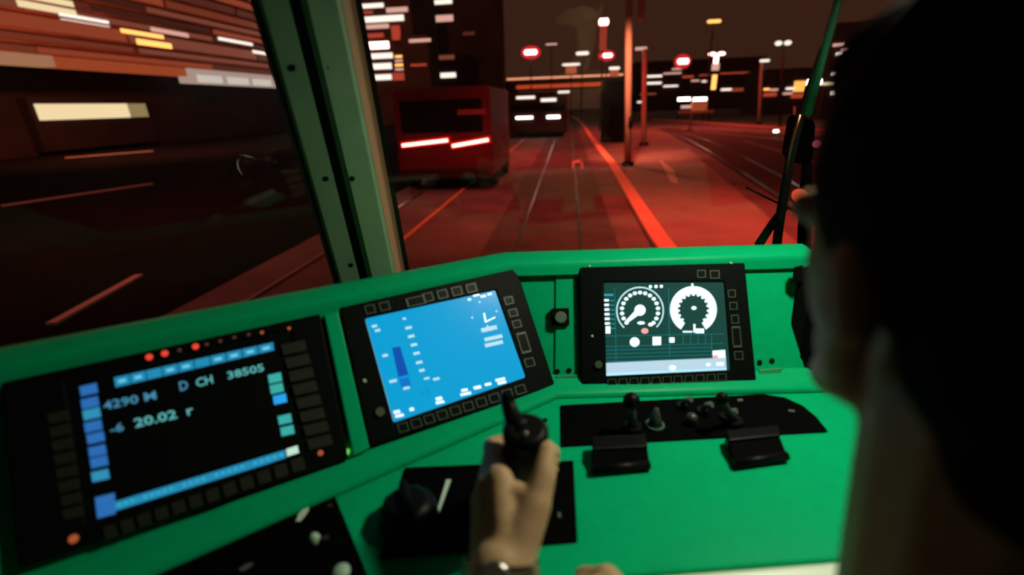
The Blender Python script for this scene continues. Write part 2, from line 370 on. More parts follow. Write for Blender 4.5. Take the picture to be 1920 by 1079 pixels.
tower('corner_building', 'dark corner building with white lights seen beside the driver', 1540, 1640, 54, 7.5, [(1562, 83, 1582, 86, E_WIN2), (1568, 100, 1580, 103, E_WIN), (1560, 137, 1576, 141, E_WIN), (1536, 155, 1571, 159, E_CREAM), (1559, 171, 1567, 178, E_WIN), (1578, 92, 1592, 98, E_WIN2)], depth=2)
# ---- footbridge with lit edges
br = thing('road_bridge', 'orange-lit road bridge crossing the street in the distance', 'bridge', (0, 100, GZ))
pa = ony(925, 140, 100); pb = ony(1168, 147, 100)
zt = (pa.z + pb.z) / 2
MB().span((pa.x, 100, zt - 2.2), (pb.x + 2, 108, zt - 0.35)).build('deck', DARKB, br)
MB().span((ony(950, 143, 100).x, 99.85, zt - 0.32), (pb.x, 100, zt + 0.02)).build('edge_light', em('bridge_edge', (1.0, 0.36, 0.20), 1.1), br)
MB().span((ony(968, 150, 100).x, 99.8, zt - 2.0), (pb.x, 99.95, zt - 1.35)).build('edge_beam', em('lit_beam_glow', (0.85, 0.09, 0.03), 0.6), br)  # light falling on the beam given as emission
for px_ in (960, 1150):
    p = ony(px_, 160, 101); MB().span((p.x - 0.7, 101, GZ), (p.x + 0.7, 106, zt - 2.2)).build('pier', DARKB, br)

# ---- red bus ahead on the left
YB = 14.6
bl = ony(742, 270, YB).x; brx = ony(922, 270, YB).x
bus = thing('van', 'dark red van ahead on the left with two glowing tail light bars', 'van', ((bl + brx) / 2, YB, GZ))
MB().span((bl, YB, GZ + 0.38), (brx, YB + 4.6, GZ + 3.05)).build('body', BUSM, bus, bevel=0.12)
MB().span((bl + .25, YB - .02, GZ + 1.75), (brx - .25, YB + .02, GZ + 2.7)).build('rear_window', GLASSD, bus, bevel=0.02)
MB().span((bl + .05, YB - .10, GZ + 0.40), (brx - .05, YB + .03, GZ + 0.72)).build('bumper', mat('bumper', (0.05, 0.02, 0.02), 0.6), bus, bevel=0.03)
MB().span((ony(858, 204, YB).x, YB - .05, ony(884, 215, YB).z), (ony(911, 204, YB).x, YB - .01, ony(884, 205, YB).z)).build('sign_panel', mat('bus_sign', (0.5, 0.18, 0.15), 0.5), bus)
for (x0, x1, yy0, yy1) in ((754, 840, 273, 263), (848, 916, 274, 262)):
    a = ony(x0, yy0, YB - .06); b = ony(x1, yy1, YB - .06); d = (b - a).normalized(); up = Vector((-d.z, 0, d.x))
    MB().prism([a - up * .11 - d * .06, b - up * .11 + d * .06, b + up * .11 + d * .06, a + up * .11 - d * .06], (0, 0.09, 0)).build('tail_surround', E_TAILR, bus, bevel=0.03)
    MB().prism([a - up * .045, b - up * .045, b + up * .045, a + up * .045], (0, -0.04, 0)).build('tail_light', E_TAIL, bus, bevel=0.015)
for sx in (bl + .15, brx - .15):
    for yy in (YB + 1.0, YB + 3.8): MB().tube([(sx - .14, yy, GZ + .48), (sx + .14, yy, GZ + .48)], .48, 20).build('wheel', RUBBER, bus)
# ---- oncoming tram beyond
YT = 38.0
tl = ony(948, 200, YT).x; tr_ = ony(1066, 200, YT).x
tram = thing('tram', 'dark tram with white headlights under the distant bridge', 'tram', ((tl + tr_) / 2, YT, GZ))
MB().span((tl, YT, GZ + .3), (tr_, YT + 16, GZ + 3.3)).build('body', TRAMM, tram, bevel=0.25)
for q in [(968, 181, 1003, 185), (1014, 185, 1043, 190), (1046, 171, 1068, 174)]:
    a = ony(q[0], q[1], YT - .05); b = ony(q[2], q[3], YT - .05)
    MB().span((a.x, YT - .05, min(a.z, b.z)), (b.x, YT + .03, max(a.z, b.z))).build('cab_light', E_WIN, tram)
for q in [(967, 219, 999, 223), (1025, 217, 1050, 222)]:
    a = ony(q[0], q[1], YT - .08); b = ony(q[2], q[3], YT - .08)
    MB().span((a.x, YT - .08, min(a.z, b.z)), (b.x, YT + .03, max(a.z, b.z))).build('headlight', E_WHITE, tram, bevel=0.03)
MB().span((tl + .3, YT - .02, GZ + 1.9), (tr_ - .3, YT + .02, GZ + 2.5)).build('windscreen', GLASSD, tram)
# ---- dark trackside cabinet left of the orange mast
a = onz(1128, 268, GZ); b = onz(1172, 268, GZ)
kio = thing('trackside_cabinet', 'tall dark trackside cabinet just left of the orange mast', 'cabinet', ((a.x + b.x) / 2, a.y, GZ))
zt_ = ony(1150, 152, a.y).z
MB().span((a.x, a.y, GZ), (b.x, a.y + 1.2, zt_)).build('body', BLACKM, kio, bevel=0.04)
MB().span((a.x - .06, a.y - .06, zt_), (b.x + .06, a.y + 1.26, zt_ + .12)).build('roof', METALD, kio)
MB().span((a.x + .08, a.y - .03, GZ + .15), ((a.x + b.x) / 2 - .02, a.y, zt_ - .1)).build('door', BLACK, kio)
MB().span(((a.x + b.x) / 2 + .02, a.y - .03, GZ + .15), (b.x - .08, a.y, zt_ - .1)).build('door', BLACK, kio)

# ---- masts and lamps
def mast(label, base_px, top_px, w_px, name='mast', m=MAST, arm=None, extra=True):
    p = onz(*base_px, GZ); dpt = (RC.inverted() @ (p - CAM)).z * -1
    q = ony(*top_px, p.y); r = w_px * dpt / F / 2
    t = thing(name, label, 'mast', p)
    MB().tube([p, p + (q - p) * 0.5, q], [r, r * .95, r * .85], 12).build('pole', m, t)
    MB().tube([p, p + Vector((0, 0, .18))], r * 1.7, 12).build('base_plate', METALD, t)
    return t, p, q, r, dpt
t, p, q, r, dp = mast('thick orange-lit mast standing beside the orange kerb', (1177, 312), (1181, -260), 13)
MB().span((q.x - .3, q.y - .05, q.z - .4), (q.x + 1.4, q.y + .05, q.z - .3)).build('bracket_arm', METALD, t)
h0 = ony(1201, 38, q.y); MB().tube([(h0.x, q.y, q.z - .35), (h0.x, q.y, h0.z + .5), (h0.x, q.y, h0.z)], [.05, .13, .11], 12).build('insulator', MAST, t)
MB().tube([p + Vector((.0, -.13, 1.5)), p + Vector((0, -.16, 1.9))], .09, 10).build('switch_box', BLACK, t)
t, p, q, r, dp = mast('slimmer reddish lamp post behind the orange mast', (1207, 273), (1209, 92), 10)
MB().span((q.x - .5, q.y - .1, q.z - .04), (q.x + .1, q.y + .1, q.z + .1)).build('lamp_head', E_WIN2, t)
t, p, q, r, dp = mast('slim reddish mast with small white lamp at far right', (1423, 233), (1428, 116), 6)
MB().box(q + Vector((.25, 0, .08)), (.75, .3, .2)).build('lamp_head', E_WIN, t, bevel=.03)
t, p, q, r, dp = mast('tall thin dark mast with a twin white lamp at far right', (1462, 239), (1468, 84), 4, m=METALD)
for s in (-1, 1): MB().ball(q + Vector((s * .34, 0, .12)), (.27, .2, .17)).build('lamp_head', E_WIN, t)
mast('thin post left of the wiper arm near the lit shop', (1489, 242), (1490, 200), 3)

def far_lamp(label, px, py, wpx, hpx, Y, m, name='street_lamp', twin=False, shade=None, pole_r=0.07):
    c = ony(px, py, Y); k = -(RC.inverted() @ (c - CAM)).z / F
    t = thing(name, label, 'lamp', (c.x, Y, GZ))
    MB().tube([(c.x, Y + .1, GZ), (c.x, Y + .1, c.z - hpx * k * .3)], pole_r, 8).build('pole', METALD, t)
    hw = wpx * k / 2; hh = max(hpx * k / 2, .05)
    if twin:
        for s in (-1, 1): MB().ball((c.x + s * hw * .55, Y, c.z), (hw * .48, .2, hh)).build('lamp_head', m, t)
    else: MB().tube([(c.x - hw, Y, c.z), (c.x - hw * .8, Y, c.z), (c.x + hw * .8, Y, c.z), (c.x + hw, Y, c.z)], [hh * .4, hh, hh, hh * .4], 10).build('lamp_head', m, t)
    MB().span((c.x - hw * .9, Y - .06, c.z + hh), (c.x + hw * .9, Y + .16, c.z + hh + .05)).build('hood', METALD, t)
    if shade:   # lit panel hanging under the head
        w2, h2, mm = shade
        MB().span((c.x - w2 * k / 2, Y - .05, c.z - hh - h2 * k), (c.x + w2 * k / 2, Y + .05, c.z - hh)).build('lit_panel', mm, t)
    return t, c, k
def signal(label, px, py, Y, wpx=24, hpx=11):
    t, c, k = far_lamp(label, px, py, wpx, hpx * .8, Y, E_HOT, 'red_signal')
    MB().ball((c.x, Y + .35, c.z), (wpx * k * .78, .12, hpx * k * 1.05), 20, 10).build('red_glow_halo', E_RED, t)  # glow around the signal modelled as an emissive ball
signal('glowing red signal lamp left of the tall lantern', 995, 98, 60)
signal('glowing red signal lamp below the tall lantern', 1138, 104, 60, 20, 9)
signal('glowing red signal lamp right of the orange mast', 1281, 115, 60, 20, 12)
far_lamp('tall white lantern lamp with red-lit column left of the orange mast', 1132, 41, 18, 12, 45, E_HOT, shade=(13, 42, em('lit_column', (0.62, 0.07, 0.04), 0.5)))
far_lamp('flat lamp with hanging orange panel above the bridge', 1071, 121, 34, 4, 70, E_WIN, shade=(20, 14, em('lamp_panel', (0.7, 0.13, 0.06), 0.6)))
far_lamp('small flat lamp with lit panel close to the orange mast', 1152, 128, 20, 5, 70, E_WIN, shade=(16, 12, MATS['lamp_panel']))
far_lamp('thin white lamp high above the bridge', 1034, 83, 22, 3, 80, E_WIN2)
far_lamp('white bar lamp between the two left red signals', 1092, 100, 24, 6, 65, E_WIN)
far_lamp('orange lamp alone high in the dark sky', 1339, 40, 25, 6, 50, E_ORANGE)
t, c, k = far_lamp('bright twin-arm lamp above a glowing white column', 1344, 101, 30, 6, 55, E_HOT, twin=True, shade=(8, 18, E_HOT))
MB().span((c.x - 3 * k, 55 - .1, ony(1345, 168, 55).z), (c.x + 5 * k, 55 + .1, ony(1345, 140, 55).z)).build('lit_column', E_ORANGE, t)
MB().span((c.x - 6 * k, 55 - .08, ony(1345, 132, 55).z), (c.x + 7 * k, 55 + .08, ony(1345, 119, 55).z)).build('lit_box', E_WIN2, t)
far_lamp('small white lamp low beside the slim mast', 1441, 139, 14, 4, 72, E_WIN)
far_lamp('faint lamp left of the slim mast', 1409, 144, 12, 3, 80, E_WIN2)
far_lamp('very bright white lamp just left of the wiper arm', 1520, 155, 13, 11, 40, E_WHITE)
far_lamp('bright white lamp just right of the wiper arm', 1536, 153, 9, 9, 40, E_WHITE)
far_lamp('small white lamp standing on the ground near the right rails', 1455, 246, 10, 5, 33, E_WHITE, 'ground_lamp', pole_r=.03)
# station sign on a post
p = onz(1293, 246, GZ); Y = p.y
sg = thing('station_sign', 'station sign with white tubes and orange panel on one post', 'sign', p)
MB().tube([p, (p.x, Y, ony(1293, 186, Y).z)], .08, 10).build('post', MAST, sg)
MB().tube([p, p + Vector((0, 0, .25))], [.3, .12], 12).build('foot', MAST, sg)
for q, mm in [((1271, 183, 1294, 189), E_WHITE), ((1300, 183, 1325, 189), E_WHITE), ((1277, 198, 1295, 203), E_WIN2), ((1299, 191, 1325, 207), em('sign_orange', (0.62, 0.10, 0.04), 0.55))]:
    a = ony(q[0], q[1], Y - .1); b = ony(q[2], q[3], Y - .1)
    MB().span((a.x, Y - .14, min(a.z, b.z)), (b.x, Y - .06, max(a.z, b.z))).build('sign_light', mm, sg)
a = ony(1272, 208, Y); b = ony(1338, 212, Y)
MB().span((a.x, Y - .05, min(a.z, b.z)), (b.x, Y + .05, max(a.z, b.z))).build('sign_beam', KERB, sg)
# added street lamp out of view, a carrier for the near red light
def added_road_lamp(label, base, head):
    t = thing('street_lamp', label, 'lamp', (*base, GZ)); b = Vector((*base, GZ)); h = Vector(head)
    MB().tube([b, (b.x, b.y, h.z + .3)], .09, 10).build('pole', METALD, t)
    MB().tube([(b.x, b.y, h.z + .3), h + Vector((0, 0, .25))], .05, 8).build('arm', METALD, t)
    MB().span(h + Vector((-.35, -.15, .12)), h + Vector((.35, .15, .28))).build('lamp_head', METALD, t)
added_road_lamp('added red street lamp over the road, unseen behind the driver', (7.2, 9.5), (3.9, 9.5, 4.3))

# ================================================================== THE CAB
# ---- planes of the console, found from the perspective of the three screens
def azt(az, tilt):
    a, t_ = math.radians(az), math.radians(tilt); return Vector((math.sin(a) * math.cos(t_), -math.cos(a) * math.cos(t_), math.sin(t_)))
DZ = CZ - 0.43
PL = Plane((-0.283, 0.563, CZ - 0.277), azt(40, 36))
_pc = PL(1033, 727)
PR = Plane(_pc, azt(6, 32))
def desk(px, py, h=0.0): return onz(px, py, DZ + h)
# shell
struct(MB().span((-1.05, -1.0, -0.06), (1.05, 0.95, 0)).build('floor', FLOORM))
struct(MB().span((-1.05, -1.0, 2.1), (1.05, 0.75, 2.16)).build('ceiling', CABG))
struct(MB().span((-1.05, -1.04, 0), (1.05, -1.0, 2.1)).build('wall_back', CABG))
struct(MB().span((1.0, -1.0, 0), (1.05, 0.95, 0.9)).span((1.0, -1.0, 0.9), (1.05, 0.0, 2.1)).build('wall_right', CABG))
struct(MB().span((-1.05, -1.0, 0), (-1.0, 0.3, 0.9)).span((-1.05, -1.0, 0.9), (-1.0, -0.2, 2.1)).build('wall_left', CABG))
# window frame lines: base points on the sill and the raked direction of the panes
Bp = CAM + Vector((-0.345, 0.75, -0.30)); U = Vector((0.016, -0.10, 0.412)).normalized()
Rb = CAM + Vector((0.56, 0.93, -0.30)); Lb = Bp + Vector((-0.766, -0.643, 0)) * 0.80
GL = glass('windscreen_glass')
def pane(name, a, b, label):
    h = (b - a).normalized(); n = h.cross(U).normalized(); L = 0.98
    return struct(MB().prism([a, b, b + U * L, a + U * L], n * 0.006).build(name, GL), label)
pane('window_1', Bp + Vector((0.03, 0.02, 0)), Rb, 'front windscreen pane')
pane('window_2', Lb, Bp + Vector((-0.03, 0.0, 0)), 'left windscreen pane')
# wall under the panes outside the console
m = MB(); hL = Bp - Lb; hR = Rb - Bp
for a, b in ((Lb, Bp), (Bp, Rb)):
    n = (b - a).normalized().cross(Vector((0, 0, 1))); 
    m.prism([a, b, Vector((b.x, b.y, 0)), Vector((a.x, a.y, 0))], -n * 0.04)
struct(m.build('wall_front', CABG))
# header above
m = MB()
for a, b in ((Lb, Bp), (Bp, Rb)):
    a2 = a + U * .98; b2 = b + U * .98; m.prism([a2, b2, Vector((b2.x, b2.y, 2.12)), Vector((a2.x, a2.y, 2.12))], (0, -0.05, 0))
struct(m.build('trim_1', CABG))
# ---- pillar between the panes
pil = sroot('pillar', Bp, 'grey-green windscreen pillar with dark groove and screws')
view = Vector((Bp.x, Bp.y, 0)).normalized(); Wd = Vector((view.y, -view.x, 0)); Wd = (Wd - U * Wd.dot(U)).normalized(); N = Wd.cross(U).normalized()
if N.dot(view) > 0: N = -N
def pil_strip(name, prof, m, par=pil, L=0.98, bev=0.0):
    pts = [Bp + Wd * x + N * d for x, d in prof]
    return MB().prism(pts, U * L).build(name, m, par, bev)
pil_strip('gasket', [(-.066, -.01), (-.058, -.01), (-.058, .006), (-.066, .006)], RUBBER)
pil_strip('flange', [(-.058, -.01), (-.022, -.01), (-.022, .012), (-.052, .010), (-.058, .004)], GREENP)
pil_strip('groove', [(-.022, -.01), (-.008, -.01), (-.008, -.002), (-.022, -.002)], RUBBER)
pil_strip('cover_strip', [(-.008, -.01), (.040, -.02), (.040, .012), (.034, .016), (.0, .018), (-.008, .014)], GREENP, bev=0.002)
pil_strip('lit_edge', [(.040, -.02), (.058, -.03), (.0585, -.018), (.050, .004), (.040, .012)], mat('warm_lit_edge', (.42, .24, .13), .55), bev=0.001)  # warm light on the pillar edge painted as a tan strip
pil_strip('gasket', [(.058, -.035), (.066, -.035), (.066, -.016), (.058, -.016)], RUBBER)
PP = Plane(Bp + N * 0.014, N)
def disc(mb, c, n, r, t, seg=14): return mb.tube([c, c + n * t], r, seg)
for x, y, h_ in ((548, 127, -.0035), (610, 127, .0025), (611, 335, -.0035), (660, 335, .003), (658, 497, -.0035)): disc(MB(), PP(x, y, h_), N, .0042, .0012).build('screw', SCREW, pil)
# right pillar, mostly behind the driver
p2 = sroot('pillar_right', Rb, 'right windscreen pillar behind the driver'); 
MB().prism([Rb + Vector((-.03, -.02, 0)), Rb + Vector((.07, -.03, 0)), Rb + Vector((.07, .03, 0)), Rb + Vector((-.03, .02, 0))], U * .98).build('cover_strip', GREENP, p2, .004)
struct(MB().prism([Rb, Rb + Vector((.45, -.35, 0)), Rb + Vector((.45, -.31, 0)), Rb + Vector((0, .04, 0))], (0, 0, -.9)).build('wall_corner', CABG))

# ---- console
con = thing('driver_console', 'green painted driver console desk with rounded rim under the windscreen', 'console', (0, .55, 0))
nh = Vector((PL.n.x, PL.n.y, 0)).normalized(); nr = Vector((PR.n.x, PR.n.y, 0)).normalized()
ZT = CZ - 0.262
def at_z(P, along, z):    # point on plane P at height z
    d = Vector((-P.n.y, P.n.x, 0)).normalized(); p = P.p + d * along
    k = (z - p.z); hor = Vector((P.n.x, P.n.y, 0)); 
    return p + Vector((0, 0, k)) - hor * (k * P.n.z / hor.length_squared)
def meet(z):   # corner between both planes at height z
    a, b = PL.n, PR.n; ca = a.dot(PL.p) - a.z * z; cb = b.dot(PR.p) - b.z * z
    det = a.x * b.y - a.y * b.x; return Vector(((ca * b.y - a.y * cb) / det, (a.x * cb - ca * b.x) / det, z))
dL = Vector((-PL.n.y, PL.n.x, 0)).normalized(); dR = Vector((-PR.n.y, PR.n.x, 0)).normalized()
cT, cB = meet(ZT), meet(DZ)
lT, lB = cT + (PL(0, 712) - cT) * 1.22, cB - dL * .72; rT, rB = cT + dR * .49, cB + dR * .50
MB().prism([lT, cT, cB, lB], -PL.n * .02).build('fascia', GREEN, con)
MB().prism([cT, rT, rB, cB], -PR.n * .02).build('fascia', GREEN, con)
# desk top
fe = [desk(1590, 1049), desk(1200, 1079)]; fd = (fe[1] - fe[0]).normalized()
f0 = fe[0] - fd * .30; f1 = fe[0] + fd * .62
MB().prism([lB + Vector((0, 0, 0)), cB, rB, rB + Vector((.03, -.12, 0)), f0, f1, lB + Vector((.22, -.27, 0)), lB + Vector((-.02, -.2, 0))], (0, 0, -.03)).build('desk_top', GREEN, con, .004)
ef = Vector((fd.y, -fd.x, 0)); ef = ef if ef.y < 0 else -ef
MB().prism([f0, f1, f1 + ef * .03 + Vector((0, 0, -.004)), f0 + ef * .03 + Vector((0, 0, -.004))], (0, 0, -.028)).build('desk_edge', PALE, con, .006, 3)
# rounded rim along the top of the fascia and ledge along its foot
def sweep(name, prof, a, c, b, na, nb, m, smooth=True):
    dirs = [-na, None, -nb]; bis = (-(na) - nb).normalized(); bis = bis / bis.dot(-na)
    mb = MB(); n = len(prof); vs = []
    for p, d in ((a, -na), (c, bis), (b, -nb)):
        for o_, z_ in prof: vs.append(p + d * o_ + Vector((0, 0, z_)))
    fs = [[i * n + k, (i + 1) * n + k, (i + 1) * n + (k + 1) % n, i * n + (k + 1) % n] for i in range(2) for k in range(n)]
    fs += [list(range(n)), list(range(2 * n, 3 * n))[::-1]]
    mb.add(vs, fs, 0, False); o = mb.build(name, m, con)
    bm = bmesh.new(); bm.from_mesh(o.data); bmesh.ops.recalc_face_normals(bm, faces=bm.faces); bm.to_mesh(o.data); bm.free()
    for p in o.data.polygons: p.use_smooth = smooth
    o.data.set_sharp_from_angle(angle=math.radians(50))
    return o
rimp = [(-.006, -.010), (-.015, -.004)] + [(-.012 - .012 * math.cos(math.radians(a_)) + .012, .008 + .012 * math.sin(math.radians(a_))) for a_ in (0, 30, 60, 85)] + [(.018, .024), (.030, .024), (.034, .020), (.10, -.025), (.10, -.06), (.01, -.03)]
sweep('rim', rimp, lT, cT, rT + dR * .01, nh, nr, GREEN)
ledg = [(.004, -.004), (-.020, -.004), (-.026, .001), (-.026, .005), (-.022, .009), (-.012, .012), (-.002, .016), (.012, .022)]
sweep('ledge', ledg, lB, cB, rB, nh, nr, GREEN)
# base cabinet under the desk
MB().prism([Vector((p.x, p.y, 0)) for p in (lB, cB, rB, rB + Vector((0, -.12, 0)), cB + Vector((.02, -.12, 0)), lB + Vector((.1, -.08, 0)))], (0, 0, DZ - .03)).build('base_cabinet', CABG, con)

def plate(P, pts, h, name, m, par, bev=0.0, off=0.0, mi=0):
    return MB().prism([P(x, y, off) for x, y in pts], P.n * h).build(name, m, par, bev)
# raised strip between left and middle display, cover plates beside the right display
ds = plate(PL, [(606, 596), (632, 588), (690, 842), (660, 856)], .014, 'divider_strip', GREEN, con, .002)
def screws(P, pts, par, r=.0042, off=0.0):
    for x, y in pts: disc(MB(), P(x, y, off), P.n, r, .0015).build('screw', SCREW, par)
cp = plate(PR, [(1042, 500), (1080, 497), (1085, 728), (1040, 726)], .003, 'cover_plate', GREEN, con, .001)
screws(PR, [(1055, 509), (1045, 697), (1067, 695)], cp, off=.003)
screws(PL, [(993, 509)], con)
cp = plate(PR, [(1392, 492), (1500, 491), (1494, 520), (1464, 706), (1413, 713)], .004, 'cover_plate', GREEN, con, .001)
screws(PR, [(1412, 500), (1470, 498), (1424, 680), (1447, 677)], cp, off=.004)
plate(PR, [(1420, 694), (1462, 690), (1461, 706), (1418, 711)], .007, 'label_plate', mat('green_plate_dark', (0.01, 0.28, 0.10), 0.5), con, .001)
lb_ = plate(PR, [(1040, 706), (1082, 703), (1084, 724), (1042, 727)], .007, 'label_plate', MATS['green_plate_dark'], con, .001)
# square push button block between the displays
pb_ = thing('push_button', 'black square push button block between middle and right displays', 'button', PR(1050, 597))
plate(PR, [(1033, 580), (1066, 579), (1067, 611), (1034, 612)], .010, 'housing', BLACK, pb_, .0015)
disc(MB(), PR(1051, 596, .010), PR.n, .0095, .005, 20).build('button_cap', mat('grey_green_button', (0.08, 0.16, 0.09), 0.5), pb_, .001)

# ---- displays
def rectpts(cx, cy, wx, hy, ux, uy):   # parallelogram in photo coordinates: centre, half width vector, half height vector
    return [(cx - wx * ux[0] - hy * uy[0], cy - wx * ux[1] - hy * uy[1]), (cx + wx * ux[0] - hy * uy[0], cy + wx * ux[1] - hy * uy[1]),
            (cx + wx * ux[0] + hy * uy[0], cy + wx * ux[1] + hy * uy[1]), (cx - wx * ux[0] + hy * uy[0], cy - wx * ux[1] + hy * uy[1])]
def lerp2(a, b, t): return (a[0] + (b[0] - a[0]) * t, a[1] + (b[1] - a[1]) * t)
class Disp:
    def __init__(s, name, label, P, outer, screen, th, smat, inner=None):
        s.P = P; s.root = thing(name, label, 'display', P(*lerp2(outer[2], outer[3], .5))); s.th = th
        MB().frame([P(*q) for q in outer], [P(*q) for q in screen], P.n * th).build('bezel', BEZEL, s.root, .0025)
        s.screen = plate(P, screen, th - .0025, 'screen', smat, s.root); s.z = th - .0022
    def key(s, pts, style=0, name='key'):
        P = s.P; c = (sum(p[0] for p in pts) / 4, sum(p[1] for p in pts) / 4)
        m = MB(); m.prism([P(*q, s.th - .001) for q in pts], P.n * .0022, 0)
        if style == 0:
            inn = [lerp2(q, c, .26) for q in pts]
            m.frame([P(*lerp2(q, c, .10), s.th + .0012) for q in pts], [P(*q, s.th + .0012) for q in inn], P.n * .0004, 1)
            return m.build(name, [KEY, KEYLINE], s.root)
        return m.build(name, [KEYDIM], s.root)
    def keyrow(s, a, b, n, wv, hv, style=0):
        for k in range(n):
            t_ = (k + .5) / n; c = lerp2(a, b, t_); s.key(rectpts(*c, 1, 1, wv, hv), style)
    def poly(s, polys, m, name, dz=0.0):
        mb = MB()
        if len(polys) > 30:      # one continuous band
            ring_ = [s.P(*q[0], s.z + dz) for q in polys] + [s.P(*polys[-1][1], s.z + dz)] + [s.P(*polys[-1][2], s.z + dz)] + [s.P(*q[3], s.z + dz) for q in polys[::-1]]
            n_ = len(polys) + 1; top = [p + s.P.n * .0003 for p in ring_]
            mb.add(top, [[k, k + 1, 2 * n_ - 2 - k, 2 * n_ - 1 - k] for k in range(n_ - 1)])
            return mb.build(name, m, s.screen)
        for pts in polys: mb.prism([s.P(*q, s.z + dz) for q in pts], s.P.n * .0003)
        o = mb.build(name, m, s.screen)
        if len(polys) > 1: o['kind'] = 'stuff'
        return o
    def led(s, x, y, r, m, name='indicator'):
        P = s.P; c = P(x, y, s.th); mb = MB(); mb.ball(c, r, 12, 8); return mb.build(name, m, s.root)
    def text(s, txt, tl, tr, bl, m, bold=0.02):
        cu = bpy.data.curves.new('caption', 'FONT'); cu.body = txt; cu.offset = bold; cu.resolution_u = 2
        o = bpy.data.objects.new('caption', cu); COL.objects.link(o)
        bpy.context.view_layer.update(); dg = bpy.context.evaluated_depsgraph_get()
        me = bpy.data.meshes.new_from_object(o.evaluated_get(dg)); bpy.data.objects.remove(o)
        xs = [v.co.x for v in me.vertices]; ys = [v.co.y for v in me.vertices]; x0, x1, y0_, y1_ = min(xs), max(xs), min(ys), max(ys)
        mb = MB(); vs = []
        for v in me.vertices:
            u = (v.co.x - x0) / (x1 - x0); w_ = (y1_ - v.co.y) / (y1_ - y0_)
            vs.append(s.P(tl[0] + (tr[0] - tl[0]) * u + (bl[0] - tl[0]) * w_, tl[1] + (tr[1] - tl[1]) * u + (bl[1] - tl[1]) * w_, s.z + .0004))
        mb.add(vs, [list(p.vertices) for p in me.polygons]); return mb.build('caption', m, s.screen)
def circ(cx, cy, rx, ry=None, n=20, a0=0, a1=360):
    ry = ry or rx; return [(cx + rx * math.cos(math.radians(a0 + (a1 - a0) * k / n)), cy + ry * math.sin(math.radians(a0 + (a1 - a0) * k / n))) for k in range(n)]
def arcband(cx, cy, ro, ri, a0, a1, n=40):   # list of quads
    out = []
    for k in range(n):
        a, b = math.radians(a0 + (a1 - a0) * k / n), math.radians(a0 + (a1 - a0) * (k + 1) / n)
        out.append([(cx + ro * math.cos(a), cy + ro * math.sin(a)), (cx + ro * math.cos(b), cy + ro * math.sin(b)), (cx + ri * math.cos(b), cy + ri * math.sin(b)), (cx + ri * math.cos(a), cy + ri * math.sin(a))])
    return out
S_BLUE = em('screen_blue_label', (0.03, 0.18, 0.55), 0.8); S_CYAN = em('screen_cyan_label', (0.02, 0.33, 0.60), 0.75); S_TEAL = em('screen_teal', (0.05, 0.50, 0.45), 0.8)
S_WHITE = em('screen_white', (0.80, 0.97, 1.0), 1.25); S_PALE = em('screen_pale_blue', (0.50, 0.70, 0.82), 1.0); S_LINE = em('screen_teal_line', (0.01, 0.26, 0.28), 0.7)
S_TXT = em('screen_text', (0.10, 0.42, 0.42), 1.0); S_TXT2 = em('screen_blue_text', (0.06, 0.26, 0.42), 0.9); S_PINK = em('screen_pink', (0.95, 0.40, 0.42), 1.0)
S_WEAK = em('screen_white_soft', (0.55, 0.88, 1.0), 0.9)
LEDR = em('red_indicator', (0.85, 0.06, 0.03), 1.0); LEDD = em('dim_indicator', (0.07, 0.025, 0.015), 1.0); LEDO = em('orange_indicator', (0.45, 0.10, 0.03), 0.8); LEDG = em('green_indicator', (0.15, 0.65, 0.10), 1.0)

# left display
D = Disp('display_unit', 'large left display with blue label bars and train number text', PL, [(8, 702), (598, 584), (652, 862), (44, 1064)], [(128, 716), (545, 620), (586, 842), (168, 982)], .012,
         mat('left_screen', (0.004, 0.006, 0.005), 0.22, spec=0.5))
ux = Vector((300, -67)).normalized(); uy = Vector((20, 115)).normalized()
cells = []
for k in range(10):
    a0, a1 = (k + .03) / 10, (k + .97) / 10
    t0, t1 = lerp2((213, 709), (513, 642), a0), lerp2((213, 709), (513, 642), a1); b0, b1 = lerp2((216, 727), (515, 657), a0), lerp2((216, 727), (515, 657), a1)
    cells.append([t0, t1, b1, b0])
D.poly(cells, S_CYAN, 'top_label_bar')
hl = []
for k in (0, 1, 3, 4, 6, 7, 8, 9):
    c = lerp2((214, 718), (514, 650), (k + .5) / 10); hl.append(rectpts(*c, 7, 2.6, ux, uy))
D.poly(hl, em('screen_label_text', (0.16, 0.62, 0.80), 1.0), 'label_text', .0004)
lc = [(360, 327), (365, 380), (372, 425), (378, 475), (388, 522), (395, 575), (402, 620), (407, 675)]
for k, (x, y) in enumerate(lc):
    D.poly([rectpts(x / 2.162, 580 + y / 2.162, 16.5, 9.3, ux, uy)], em('screen_cyan_cell', (0.03, 0.30, 0.50), 0.9) if k in (2, 7) else S_BLUE, 'softkey_label')
D.poly([[(x / 2.162, 580 + y / 2.162) for x, y in ((385, 765), (465, 745), (470, 830), (395, 850))]], S_BLUE, 'softkey_label')
D.poly([[(x / 2.162, 580 + y / 2.162) for x, y in ((466, 782), (1156, 571), (1160, 605), (470, 818))]], S_CYAN, 'bottom_label_bar')
hl = []
for k in range(26):
    if k in (3, 9, 14, 20): continue
    c = lerp2((218, 949), (533, 852), (k + .5) / 26); hl.append(rectpts(*c, 3.4, 2.3, ux, uy))
D.poly(hl, em('screen_bar_text', (0.04, 0.42, 0.58), 1.0), 'label_text', .0004)
D.poly([[(x / 2.162, 580 + y / 2.162) for x, y in ((1160, 568), (1206, 553), (1212, 583), (1164, 598))]], em('screen_cream_cell', (0.55, 0.78, 0.62), 1.0), 'softkey_label')
